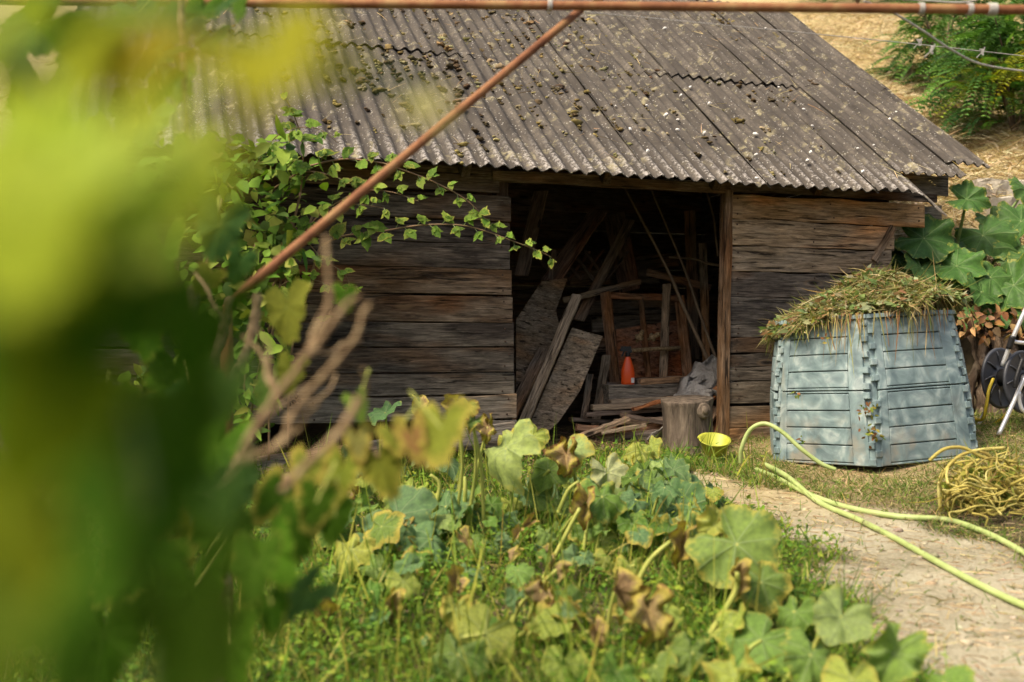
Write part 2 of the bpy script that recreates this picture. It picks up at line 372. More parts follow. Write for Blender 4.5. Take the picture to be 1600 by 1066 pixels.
for k in range(9):
    plank(-3.45+.02*(k % 3), UR[k], zl[k+1]+.003, zl[k]-.003, -.012+.003*(k % 2), cl[k], tilt=R_(random.uniform(-1.8, 1.8)), nail=1.1)
plank(-1.15, -.725, .03, .225, -.008, (.21, .18, .145))
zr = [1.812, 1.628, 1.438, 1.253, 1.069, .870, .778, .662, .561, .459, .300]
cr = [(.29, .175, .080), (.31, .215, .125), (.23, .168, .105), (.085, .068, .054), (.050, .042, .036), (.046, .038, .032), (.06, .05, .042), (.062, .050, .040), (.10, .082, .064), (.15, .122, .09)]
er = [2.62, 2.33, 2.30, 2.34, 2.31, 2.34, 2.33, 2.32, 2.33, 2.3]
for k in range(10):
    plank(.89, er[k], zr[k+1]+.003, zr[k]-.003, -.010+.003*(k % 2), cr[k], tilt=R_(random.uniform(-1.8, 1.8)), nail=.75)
plank(.88, 2.3, .125, .280, -.012, (.175, .130, .085), ry=R_(1.2))
plank(.87, 2.3, -.04, .120, -.02, (.20, .150, .10))
plank(.87, 2.75, 1.83, 1.90, .0, (.06, .042, .03))                     # board above the right wall
plank(-.9, .9, 1.815, 1.885, .02, (.11, .066, .034), name='lintel', T=.06)
plank(2.30, 2.95, 1.90, 2.06, .10, (.17, .14, .11)); plank(2.30, 2.9, 1.66, 1.82, .12, (.19, .165, .14))
def beam(name, p0, p1, w, t, col, parent=shed, mat='wood', up=(0, 0, 1), seed=None):   # board between two points
    p0, p1 = Vector(p0), Vector(p1); X_ = (p1-p0); L = X_.length; X_.normalize()
    Y_ = Vector(up).cross(X_).normalized(); Z_ = X_.cross(Y_)
    o = obj(name, plank_mesh(L, w, t, seed or random.random(), wob=.004), M[mat], parent)
    m = Matrix((X_, Y_, Z_)).transposed().to_4x4(); m.translation = p0-Y_*t/2
    o.matrix_local = m; o.color = (*col, 1)
    b = o.modifiers.new('edge', 'BEVEL'); b.width = .003; b.segments = 1
    return o
beam('door_post', (.845, -.005, -.06), (.885, -.005, 1.84), .062, .08, (.150, .080, .036), up=(1, 0, 0))
beam('door_post', (-.79, .05, -.03), (-.82, .05, 1.84), .09, .09, (.07, .045, .028), up=(1, 0, 0))
beam('brace', (2.31, -.03, 1.62), (2.14, -.03, 1.36), .05, .05, (.17, .115, .07), up=(1, 0, 0))
for u in (-3.3, -2.2, -1.1, -.1, .75, 1.6, 2.45, 3.15):
    z0 = EAVE_Z-.13
    beam('rafter', (u, -.12 if u < 2.4 else .25, z0+TANT*(.18 if u < 2.4 else .55)), (u, 2.9, z0+TANT*3.2), .10, .06, (.07, .045, .028), up=(0, 0, 1))
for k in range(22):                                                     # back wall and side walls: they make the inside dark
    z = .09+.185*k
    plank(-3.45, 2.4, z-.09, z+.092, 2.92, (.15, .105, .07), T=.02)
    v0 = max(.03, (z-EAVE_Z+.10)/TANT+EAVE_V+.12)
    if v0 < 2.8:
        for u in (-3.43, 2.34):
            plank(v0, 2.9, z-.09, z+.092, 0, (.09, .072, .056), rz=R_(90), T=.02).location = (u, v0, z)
WP = .1011
def sheet(u0, u1, va, vb, off, lift=.014, seed=0, skew=0., cut=None, curl=0.):
    r = np.random.default_rng(seed); nu = int(round((u1-u0)/WP*8))+1; nv = 9
    uu = np.linspace(u0, u1, nu); tt = np.linspace(0, 1, nv)
    U, T = np.meshgrid(uu, tt); va_ = np.full(nu, va) if cut is None else np.array([cut(u) for u in uu])
    va_ = va_+r.normal(0, .004, nu)
    Vv = va_[None]*(1-T)+vb*T; s = (U-u0)/(u1-u0)
    H = .0145*np.cos(2*np.pi*U/WP)+off+lift*(1-s)+.006*np.sin(T*5+seed)+.006*np.sin(s*3+seed*2)
    H = H-curl*np.clip((s-.6)/.4, 0, 1)**2*(1-T)
    U = U+skew*(T-.5); n = np.array([0, -math.sin(TH), math.cos(TH)])
    top = np.stack([U, Vv, EAVE_Z+TANT*(Vv-EAVE_V)], -1)+n*H[..., None]; bot = top-n*.007
    Vt = np.concatenate([top.reshape(-1, 3), bot.reshape(-1, 3)]); N0 = nu*nv
    i = (np.arange(nv-1)[:, None]*nu+np.arange(nu-1)[None]).ravel()
    q = [np.stack([i, i+1, i+nu+1, i+nu], 1), np.stack([i, i+nu, i+nu+1, i+1], 1)+N0]
    def strip(ix): q.append(np.stack([ix[:-1], ix[:-1]+N0, ix[1:]+N0, ix[1:]], 1))
    strip(np.arange(nu)); strip((np.arange(nu)+(nv-1)*nu)[::-1]); strip((np.arange(nv)*nu)[::-1]); strip(np.arange(nv)*nu+nu-1)
    o = np_mesh('roof_sheet', Vt, np.concatenate(q), M['roof'], smooth=True, parent=shed)
    o.modifiers.new('edges', 'EDGE_SPLIT').split_angle = R_(50)
cols_u = [.109+.91*k for k in range(-4, 3)]
for k, u0 in enumerate(cols_u):
    u1 = u0+.91+.045
    if k == 6:
        sheet(u0, 2.40, -.30, 1.32, .0, seed=k, skew=-.01, cut=lambda u: -.30-(.22*np.clip((u-2.30)/.1, 0, 1)), curl=.03)
    else: sheet(u0, u1, -.30+random.uniform(-.012, .012), 1.32, .0, seed=k, skew=random.uniform(-.015, .015))
    sheet(u0+random.uniform(-.01, .01), u1 if k < 6 else 2.4, 1.17+random.uniform(-.01, .02), 2.92, .013, seed=k+20)
sheet(2.30, 2.93, -.10, 1.30, .030, seed=31, lift=.01)
sheet(2.88, 3.31, .05, 1.30, .045, seed=32, lift=.012)
sheet(2.36, 2.90, 1.19, 2.92, .026, lift=.006, seed=33); sheet(2.85, 3.31, 1.22, 2.92, .036, lift=.008, seed=34)
for k in range(4):                                                      # far side of the roof
    mb = MB(); a0 = -3.53+1.71*k; zt = EAVE_Z+TANT*3.24
    mb.hexa([(a0, 2.93, zt), (a0+1.73, 2.93, zt), (a0, 4.6, zt-1.2), (a0+1.73, 4.6, zt-1.2), (a0, 2.93, zt+.01), (a0+1.73, 2.93, zt+.01), (a0, 4.6, zt-1.19), (a0+1.73, 4.6, zt-1.19)])
    obj('roof_sheet', mb, M['roof'], shed)
def roofp(u, v, off=0.):
    h = .0145*np.cos(2*np.pi*u/WP)+off+.014
    return np.stack([u, v-math.sin(TH)*h, EAVE_Z+TANT*(v-EAVE_V)+math.cos(TH)*h], -1)
def to_world(p): return np.stack([OX+p[:, 0]*CA-p[:, 1]*SA, OY+p[:, 0]*SA+p[:, 1]*CA, p[:, 2]], -1)
# moss clumps on the roof: lumpy little cushions
ICO_V, ICO_F = [], []
def ico():
    import bmesh
    b = bmesh.new(); bmesh.ops.create_icosphere(b, subdivisions=2, radius=1)
    v = np.array([p.co[:] for p in b.verts]); f = np.array([[q.index for q in p.verts] for p in b.faces]); b.free(); return v, f
ICO_V, ICO_F = ico()
def lumps(name, P, Rr, C, mat, flat=.6, rough=.35):
    n = len(P); nv = len(ICO_V); A = rng.uniform(0, 6.28, n); ca, sa = np.cos(A)[:, None], np.sin(A)[:, None]
    B = np.repeat(ICO_V[None], n, 0)*(1+rng.normal(0, rough*.5, (n, nv, 1)))
    st = rng.uniform(.75, 1.35, (n, 1))
    x = (B[..., 0]*ca-B[..., 1]*sa)*st; y = (B[..., 0]*sa+B[..., 1]*ca)/st
    V = np.stack([x, y, B[..., 2]*flat], -1)*Rr[:, None, None]+P[:, None]
    Fq = (np.arange(n)[:, None, None]*nv+ICO_F[None]).reshape(-1, 3)
    Cc = np.repeat(C[:, None], nv, 1)*(.75+.5*rng.random((n, nv, 1)))
    return np_mesh(name, V.reshape(-1, 3), Fq, mat, Cc.reshape(-1, 3), smooth=False)
n = 2000
u = rng.uniform(-3.4, 2.8, n); v = -.25+3.1*rng.random(n)**.8
keep = rng.random(n) < np.clip(.10+.9*np.exp(-((u+1.0)/1.4)**2)*sst(-.2, .9, v)+.10*sst(.5, 2, v)+.5*np.exp(-((v-1.12)/.06)**2), 0, 1)
u, v = u[keep], v[keep]; u = np.round(u/WP-.5)*WP+WP*.5+rng.normal(0, .012, len(u))
k = rng.integers(2, 9, len(u)); sz = rng.gamma(2.5, .4, len(u)).clip(.35, 2.2)
su = np.repeat(sz, k); u = np.repeat(u, k)+rng.normal(0, .011, k.sum())*su; v = np.repeat(v, k)+rng.normal(0, .020, k.sum())*su
mc = np.repeat(pick([(.15, .115, .045), (.22, .18, .075), (.075, .055, .03), (.10, .078, .04), (.26, .22, .12)], len(k)), k, 0)
moss = lumps('roof_moss', to_world(roofp(u, v, -.002)), rng.gamma(4, .0026, len(u)).clip(.003, .026)*(.6+.5*su), mc, mat_vcol('moss', 0, .95, .1), .55, .5)
tag(moss, 'brown and straw coloured moss cushions growing in the roof corrugations', 'moss', kind='stuff')
n = 260; u = rng.uniform(-2.6, 3.1, n); v = rng.uniform(-.2, 2.7, n); aa = rng.uniform(0, 6.28, n)
tag(blades('roof_straw', to_world(roofp(u, v, .02)), np.stack([np.cos(aa), np.sin(aa)*.8, np.sin(aa)*.6+.1], -1), rng.uniform(.04, .22, n), rng.uniform(.003, .006, n), rng.uniform(-.1, .15, n), pick([(.45, .36, .20), (.30, .2, .1)], n), M['straw']),
    'loose dry straws fallen on the grey corrugated roof', 'straw', kind='stuff')
pm = [MB() for _ in range(3)]
for mb in pm:
    vs = ICO_V*np.array([1, .75, .6])*(1+rng.normal(0, .10, (len(ICO_V), 1))); mb.add(vs.tolist(), ICO_F.tolist())
pmesh = [mb.mesh('white_stone', True) for mb in pm]
spots = [(961, 171), (1076, 144), (1062, 156), (1107, 166), (1038, 189), (1057, 196), (1056, 213), (1099, 214), (1008, 174), (982, 212), (1009, 247), (1178, 251), (1254, 177), (1268, 201), (1361, 236), (1263, 247), (1178, 217), (1336, 148), (1350, 150), (1376, 168), (1380, 182), (1397, 184), (1423, 202), (1461, 233), (1260, 255), (1345, 275), (1214, 145), (1194, 50), (1036, 53), (1386, 195), (1336, 241), (1180, 285), (1352, 142)]
for i, (px, py) in enumerate(spots):
    tx, tz = (px-800)/FPX, (533-py)/FPX; c0 = CA-tx*SA; k0 = OX*SA-OY*CA
    t = (HC-EAVE_Z-TANT*(k0-EAVE_V))/(TANT*c0-tz)
    uu_, vv_ = uv_of(tx*t, t)
    p = to_world(roofp(np.array([uu_]), np.array([vv_]), .022))[0]
    o = link('white_stone', pmesh[i % 3], M['pebble']); o.location = p; sc = random.uniform(.012, .022); o.scale = (sc, sc, sc)
    o.rotation_euler = (random.random(), random.random(), random.random()*6)
    tag(o, 'small white stone lying on the grey corrugated roof', 'stone', 'white stones scattered on the roof')

# ------------------------------------------------------------------ inside the shed
def FW(px, py, v): p = F(px, py, v); return SW(p.x, p.y, p.z)
def lumber(name, p0, p1, w, t, col, label, cat='board', group=None, mat='wood', up=(0, 0, 1)):
    o = beam(name, p0, p1, w, t, tuple(min(.45, q*1.6) for q in col), None, mat, up); return tag(o, label, cat, group)
def panel(name, pix, v0, v1, label, col, mat='wood', thick=.02, group=None):    # leaning sheet: pixel outline, bottom at v0, top at v1
    ys_ = [p[1] for p in pix]; lo, hi = max(ys_), min(ys_); mb = MB()
    P = [FW(px, py, v0+(v1-v0)*(lo-py)/(lo-hi)) for px, py in pix]
    nrm = Vector((0, 0, 0))
    for i in range(len(P)): nrm += (P[i]-P[0]).cross(P[(i+1) % len(P)]-P[0])
    nrm.normalize(); k = len(P); c = sum(P, Vector())/k
    mb.add([p-c+nrm*thick/2 for p in P]+[p-c-nrm*thick/2 for p in P], [tuple(range(k)), tuple(range(2*k-1, k-1, -1))]+[(i, i+k, (i+1) % k+k, (i+1) % k) for i in range(k)])
    o = obj(name, mb, M[mat]); o.location = c; o.color = (*(q*1.7 for q in col), 1)
    return tag(o, label, 'panel', group)
panel('plywood_panel', [(806, 500), (846, 440), (886, 436), (868, 486), (874, 512), (850, 560), (806, 605)], .55, .95, 'large dark plywood panel with a broken edge behind the leaning boards', (.10, .070, .042))
panel('plywood_panel', [(893, 513), (941, 526), (905, 612), (872, 660), (845, 684), (818, 684)], .30, .55, 'brown plywood panel with a rounded lower end leaning in the doorway', (.135, .100, .066))
lumber('leaning_board', FW(812, 676, .22), FW(901, 462, .50), .075, .025, (.20, .15, .10), 'pale plank leaning diagonally in front of the dark plywood panel', up=(1, -.4, 0))
lumber('leaning_board', FW(790, 668, .35), FW(850, 545, .6), .09, .025, (.11, .08, .055), 'short dark board leaning at the foot of the plywood panels', up=(1, -.4, 0))
lumber('leaning_board', FW(860, 440, 1.1), FW(935, 330, 1.4), .16, .02, (.10, .06, .04), 'wide reddish board slanting high at the back of the shed', up=(1, -.4, 0))
lumber('leaning_board', FW(848, 560, .9), FW(866, 390, 1.2), .04, .03, (.09, .065, .045), 'narrow upright batten behind the dark plywood panel', up=(1, -.4, 0))
lumber('leaning_board', FW(930, 665, .7), FW(948, 555, .85), .07, .02, (.12, .09, .06), 'short upright board beside the old window frame', up=(1, -.4, 0))
lumber('leaning_board', FW(912, 655, .6), FW(922, 585, .7), .05, .02, (.14, .11, .08), 'small upright offcut between panel and log pile', up=(1, -.4, 0))
lumber('leaning_board', FW(985, 455, 1.7), FW(960, 335, 1.9), .2, .02, (.085, .05, .034), 'broad dark board standing behind the top of the window frame', up=(1, -.4, 0))
for (a_, b_, va, vb, r0, lab) in (((1106, 562), (970, 282), .55, 1.15, .016, 'long bare pole leaning from the tarp up to the left rafter'), ((1122, 570), (1012, 284), .6, 1.2, .013, 'long pole leaning close behind the first pole'), ((1122, 400), (1100, 286), .7, .9, .011, 'thin stick leaning beside the right door post'), ((1124, 415), (1045, 402), .9, 1.1, .012, 'crooked branch lying across the poles near the right wall')):
    p0, p1 = FW(*a_, va), FW(*b_, vb); mid = (p0+p1)/2+Vector((.02, 0, .015)); mb = MB()
    mb.tube(smooth_pts([p0, p0.lerp(p1, .3)+Vector((.012, 0, 0)), mid, p1], 4), [r0*(1-.3*i/12) for i in range(13)], 7)
    o = obj('pole', mb, mat_noise('pole_wood', [(.3, (.13, .085, .05)), (.7, (.28, .20, .125))], 9, .8, .4), None, True); tag(o, lab, 'pole')
wf = thing('window_frame', 'old brown wooden window frame standing against the back boards', 'frame', FW(1010, 600, .95))
def wpart(name, a_, b_, w, t, col):
    o = beam(name, FW(*a_)-wf.location, FW(*b_)-wf.location, w, t, col, wf, 'wood', (1, -.4, 0)); return o
wc = (.26, .115, .045)
wpart('stile', (962, 602, .95), (946, 458, 1.15), .085, .04, wc); wpart('stile', (1076, 596, .95), (1062, 462, 1.15), .085, .04, wc)
o = beam('rail', FW(952, 462, 1.13)-wf.location, FW(1060, 466, 1.13)-wf.location, .05, .04, wc, wf); o = beam('rail', FW(966, 598, .95)-wf.location, FW(1072, 594, .95)-wf.location, .07, .04, (.12, .07, .035), wf)
wpart('mullion', (1014, 598, .97), (1001, 462, 1.14), .045, .03, (.13, .075, .04))
pn = panel('backing_panel', [(962, 515), (1062, 500), (1074, 594), (968, 600)], 1.02, 1.12, 'x', (.15, .055, .022), 'wood', .012); pn.parent = wf; pn.location = pn.location-wf.location
for k_ in ('label', 'category'): del pn[k_]
lumber('leaning_board', FW(1036, 595, .90), FW(1042, 445, 1.05), .065, .02, (.20, .14, .09), 'pale batten standing in front of the window frame', up=(1, -.4, 0))
for i, (y0, x0, x1, v_) in enumerate(((508, 925, 1058, 1.6), (484, 920, 1090, 2.0), (438, 890, 1030, 2.1), (545, 905, 960, 1.5), (412, 940, 1060, 2.3))):
    lumber('stacked_board', FW(x0, y0+random.uniform(-5, 5), v_), FW(x1, y0-6, v_+.05), .13, .03, (.15, .115, .08), ['split board stacked behind the window frame', 'long rough board lying level with the frame top', 'upper rough board at the back of the shed', 'short board end stacked left of the window frame', 'highest board of the stack at the back'][i])
cr_ = thing('wooden_rack', 'pale wooden rail with two round pegs hung across the window frame', 'rack', FW(1025, 535, .85))
mb = MB(); c = FW(1025, 535, .85); mb.tube([FW(985, 548, .88)-c, FW(1030, 545, .86)-c, FW(1062, 544, .86)-c], [.018, .016, .02], 8); obj('rail', mb, M['vine'], cr_, True)
for px in (999, 1020):
    mb = MB(); mb.lathe([(.012, -.05), (.016, -.02), (.034, -.012), (.036, .004), (.016, .012), (.02, .05), (.012, .07)], 12, Matrix.Translation(FW(px, 527, .80)-c) @ Matrix.Rotation(R_(60 if px > 1010 else 25), 4, 'Y') @ Matrix.Rotation(R_(35), 4, 'X')); obj('peg', mb, M['vine'], cr_, True)
for i, (a_, b_, va, vb, w_, cc, lab) in enumerate((((905, 500), (985, 345), 1.3, 1.6, .09, (.13, .09, .06), 'rough dark board leaning behind the lattice'), ((1085, 560), (1078, 330), 1.5, 1.7, .10, (.12, .08, .05), 'upright board standing at the back right of the shed'), ((1105, 590), (1098, 380), 1.1, 1.3, .07, (.14, .10, .065), 'narrow upright board behind the leaning poles'), ((815, 430), (845, 300), 1.2, 1.4, .12, (.12, .08, .055), 'broad board standing high behind the left wall edge'), ((880, 470), (1000, 440), 1.25, 1.3, .05, (.15, .11, .07), 'rough lath lying across just above the window frame'), ((1010, 425), (1110, 450), 1.4, 1.3, .06, (.13, .09, .06), 'lath slanting down behind the two poles'))):
    lumber('leaning_board', FW(*a_, va), FW(*b_, vb), w_, .02, cc, lab, up=(1, -.4, 0) if i < 4 else (0, 0, 1))
# trellis behind
tr = thing('garden_trellis', 'dark diamond lattice trellis propped at the back of the shed', 'trellis', FW(915, 420, 1.5)); c = tr.location.copy()
for k in range(5):
    for s in (-1, 1):
        x0 = 868+k*20
        beam('slat', FW(x0, 438-12*(s > 0)*0, 1.5+.02*s)-c, FW(x0+s*34, 392, 1.6+.02*s)-c, .03, .01, (.09, .055, .035), tr, 'wood', (1, -.4, 0))
# log shelf with the spray bottle
zc = FW(950, 598, .75)
lumber('timber_beam', FW(944, 618, .72), FW(1072, 617, .74), .175, .16, (.15, .125, .095), 'thick squared timber on the shed floor carrying the orange spray bottle', 'beam')
lumber('timber_board', FW(996, 597, .70), FW(1068, 592, .72), .045, .12, (.16, .13, .10), 'flat grey board lying on the squared timber', 'board')
lumber('timber_board', FW(935, 601, .84), FW(1000, 599, .84), .025, .05, (.12, .09, .07), 'thin dark strip lying on the squared timber left of the board', 'board')
bp = FW(981, 601, .68)
sb = thing('spray_bottle', 'orange spray bottle with a black trigger head standing on the timber', 'bottle', bp); sb.scale = (1.12, 1.12, 1.12)
E = Matrix.Diagonal((1, .62, 1, 1))
mb = MB(); mb.lathe([(.0, .0), (.044, 0), (.047, .012), (.047, .07), (.043, .11), (.030, .15), (.019, .185), (.016, .20), (0, .20)], 20, E); obj('body', mb, M['orange'], sb, True)
mb = MB(); mb.lathe([(0, .192), (.018, .192), (.018, .222), (.0, .224)], 16); mb.box((-.012, 0, .245), (.07, .026, .035)); mb.box((-.04, 0, .238), (.03, .018, .018)); mb.box((.012, 0, .228), (.03, .024, .02)); th_ = obj('trigger_head', mb, M['black'], sb)
mb = MB(); mb.box((-.032, 0, .215), (.010, .014, .05), Matrix.Rotation(R_(25), 3, 'Y')); obj('trigger', mb, M['black'], th_)
mb = MB(); mb.box((.030, -.024, .030), (.022, .006, .034), Matrix.Rotation(R_(20), 3, 'Z')); obj('paper_label', mb, M['white'], sb)
# scrap lumber pile
pile = [((925, 637), (1048, 632), .5, .04), ((915, 648), (1040, 640), .42, .03), ((960, 660), (1045, 655), .40, .04), ((900, 668), (1000, 676), .38, .05), ((930, 690), (1030, 680), .32, .09),
        ((952, 628), (1060, 622), .58, .035), ((970, 648), (1042, 662), .30, .03), ((905, 682), (980, 655), .25, .03), ((985, 672), (1046, 666), .28, .05), ((1000, 634), (1060, 640), .55, .03), ((940, 676), (1010, 664), .22, .025), ((890, 655), (965, 660), .5, .03), ((955, 698), (1040, 694), .30, .06), ((990, 640), (1035, 626), .36, .025), ((912, 700), (960, 690), .3, .05)]
pc = [(.20, .15, .10), (.11, .08, .06), (.28, .20, .13), (.24, .12, .06), (.15, .12, .10)]
for i, (a_, b_, v_, w_) in enumerate(pile):
    lab = ['pale scrap board across the top front of the lumber pile', 'dark scrap board second from the top of the lumber pile', 'pale thick scrap board in the middle of the lumber pile', 'reddish scrap board low on the lumber pile', 'wide grey scrap board at the bottom front of the pile', 'highest scrap board of the pile, just under the squared timber', 'dark thin stick slanting down towards the stump', 'pale stick slanting up across the front of the pile', 'reddish board end touching the stump', 'grey scrap board at the top right of the pile', 'thin pale lath in front of the pile', 'dark board end sticking out left of the pile', 'thick pale offcut at the ground below the pile', 'reddish thin stick slanting up at the top of the pile', 'grey offcut on the ground at the left of the pile'][i]
    o = lumber('scrap_board', FW(*a_, v_), FW(*b_, v_+random.uniform(-.1, .1)), w_, random.uniform(.03, .08), pc[i % 5], lab, 'board', 'scrap boards piled in the doorway')
# white sheet over boards, beside the post
mb = MB(); nn = 16
prof = [((1042, 652), (1046, 668)), ((1046, 628), (1060, 648)), ((1068, 592), (1084, 636)), ((1092, 566), (1112, 622)), ((1118, 554), (1140, 610)), ((1140, 556), (1160, 620))]
rows = []
for i in range(nn+1):
    t = i/nn*(len(prof)-1); k = min(int(t), len(prof)-2); f_ = t-k
    a_ = [prof[k][0][q]*(1-f_)+prof[k+1][0][q]*f_ for q in (0, 1)]; b_ = [prof[k][1][q]*(1-f_)+prof[k+1][1][q]*f_ for q in (0, 1)]
    for j in range(9):
        s = j/8; p = FW(a_[0]*(1-s)+b_[0]*s, a_[1]*(1-s)+b_[1]*s, .52-.32*s)
        p += Vector((0, -.03*math.sin(i*1.9+j*1.3)-.03*math.sin(j*2.7+i*.7)-random.uniform(0, .02), .022*math.sin(i*2.3-j*1.1)+random.uniform(-.01, .01))); rows.append(p)
mb.add(rows, [(i*9+j, (i+1)*9+j, (i+1)*9+j+1, i*9+j+1) for i in range(nn) for j in range(8)])
o = obj('white_sheet', mb, M['tarp'], None, True); o.modifiers.new('t', 'SOLIDIFY').thickness = .006; tag(o, 'crumpled grey-white sheet draped over boards beside the door post', 'sheet')
for i, (a_, b_, c_, l_) in enumerate((((1085, 652), (1122, 606), (.30, .13, .05), 'orange-brown board slanting under the white sheet'), ((1098, 668), (1122, 636), (.26, .17, .10), 'pale board end leaning against the door post'), ((1108, 690), (1124, 650), (.13, .06, .03), 'dark red-brown board standing against the door post'))):
    lumber('leaning_board', FW(*a_, .2), FW(*b_, .28), .07, .03, c_, l_, up=(1, -.4, 0))
mb = MB(); rows = []
for i in range(7):
    for j in range(5):
        p = FW(1008+i*5.5+j*3, 692-i*6+j*2, .1+.03*j)+Vector((0, random.uniform(-.01, .01), .02*math.sin(j*1.6+i))); rows.append(p)
mb.add(rows, [(i*5+j, (i+1)*5+j, (i+1)*5+j+1, i*5+j+1) for i in range(6) for j in range(4)])
o = obj('white_cloth', mb, M['tarp'], None, True); o.modifiers.new('t', 'SOLIDIFY').thickness = .006; tag(o, 'torn scrap of white cloth on the ground left of the stump', 'cloth')
# stump and bowl
sp_ = G(1076, 706); st = thing('tree_stump', 'grey weathered chopping stump with a round knot in the doorway', 'stump', sp_); st.scale = (.93, .93, 1.02)
mb = MB(); sg = 28; vs = []
for i, (r_, z_) in enumerate(((.20, -.02), (.185, .06), (.175, .18), (.178, .30), (.188, .345), (.185, .352))):
    for k in range(sg):
        a_ = 2*math.pi*k/sg; w_ = 1+.05*math.sin(3*a_+1)+.035*math.sin(7*a_+i*.3)+.02*math.sin(13*a_)
        vs.append((r_*w_*math.cos(a_)-.05*z_, r_*w_*math.sin(a_), z_+.02*math.cos(a_-1)*(z_ > .3)))
mb.add(vs, [(i*sg+k, i*sg+(k+1) % sg, (i+1)*sg+(k+1) % sg, (i+1)*sg+k) for i in range(5) for k in range(sg)]+[tuple(5*sg+k for k in range(sg))])
stm = mat_noise('stump_wood', [(.3, (.04, .03, .022)), (.5, (.13, .10, .075)), (.7, (.25, .20, .15))], 6, .95, 1., 8, (3, 3, .5), bd=.03)
obj('trunk', mb, stm, st, True)
mb = MB(); mb.lathe([(0, .03), (.022, .032), (.028, .02), (.030, .012), (.042, .016), (.050, .010), (.056, -.01)], 16, Matrix.Translation((.085, -.155, .285)) @ Matrix.Rotation(R_(80), 4, 'X') @ Matrix.Rotation(R_(20), 4, 'Y')); obj('knot', mb, stm, st, True)
bw = G(1117, 721); bo = thing('plastic_bowl', 'yellow-green plastic bowl tilted on the grass beside the stump', 'bowl', bw+Vector((0, .03, .055))); bo.rotation_euler = (R_(20), 0, 0); bo.scale = (.88, .88, .88)
mb = MB(); mb.lathe([(0, .0), (.078, 0), (.09, .012), (.108, .10), (.118, .103), (.118, .108), (.104, .106), (.086, .018), (0, .014)], 32); obj('shell', mb, M['bowl'], bo, True)
mb = MB(); mb.tube([(.10*math.cos(R_(a_))*1.2, .10*math.sin(R_(a_))*1.22, .098) for a_ in range(110, 161, 10)], .012, 6); obj('handle', mb, M['bowl'], bo, True)
bpy.context.view_layer.update()
# litter on the shed floor
n = 2600; u = rng.uniform(-1.0, .95, n); v = rng.uniform(-.25, 1.2, n); p = to_world(np.stack([u, v, np.zeros(n)], -1)); p[:, 2] = gz(p[:, 0], p[:, 1])+.012
aa = rng.uniform(0, 6.28, n)
tag(blades('straw_litter', p, np.stack([np.cos(aa), np.sin(aa), rng.uniform(.0, .5, n)], -1), rng.uniform(.04, .2, n), rng.uniform(.003, .007, n), rng.uniform(0, .4, n), pick([(.30, .21, .10), (.20, .13, .07), (.12, .08, .05)], n), M['straw']), 'dry straw and chips littering the shed threshold', 'straw', kind='stuff')
# low board and dark crate under the left wall
lumber('foundation_board', F_ if False else W(400, 728, 6.1), W(806, 672, 6.72), .11, .03, (.19, .16, .13), 'grey board sloping along the ground under the left wall', 'board')

# ------------------------------------------------------------------ compost bin
BC = Vector((2.35, 6.70, 0)); BZ = .015
cb = thing('compost_bin', 'blue-grey marbled plastic compost bin heaped with cut grass', 'compost bin', BC+Vector((0, 0, BZ)))
cb.rotation_euler = (0, R_(-3.4), R_(-17))
BOT = [(0, -.75), (.60, -.34), (.655, .36), (0, .75), (-.655, .36), (-.60, -.34)]; HB = .885; TS = .835
def bpt(k, s, t, o=0.):
    a_, b_ = Vector((*BOT[k], 0)), Vector((*BOT[(k+1) % 6], 0)); sc = 1+(TS-1)*t
    p = (a_.lerp(b_, s))*sc; p.z = t*HB
    nrm = Vector((b_.y-a_.y, -(b_.x-a_.x), 0)).normalized(); nrm.z = .14
    bulge = .026*(1-(2*s-1)**2)*(.5+t*.5)+.022*math.sin(math.pi*t)
    return p+nrm*(o+bulge)
def patch(mb, k, s0, s1, t0, t1, o0, o1, ns=4):
    for i in range(ns):
        a_, b_ = s0+(s1-s0)*i/ns, s0+(s1-s0)*(i+1)/ns
        vs = [bpt(k, s, t, o) for o in (o0, o1) for t in (t0, t1) for s in (a_, b_)]
        n_ = len(mb.v); f_ = [(4, 5, 7, 6), (0, 2, 3, 1), (0, 1, 5, 4), (2, 6, 7, 3)]
        if i == 0: f_.append((0, 4, 6, 2))
        if i == ns-1: f_.append((1, 3, 7, 5))
        mb.add(vs, f_)
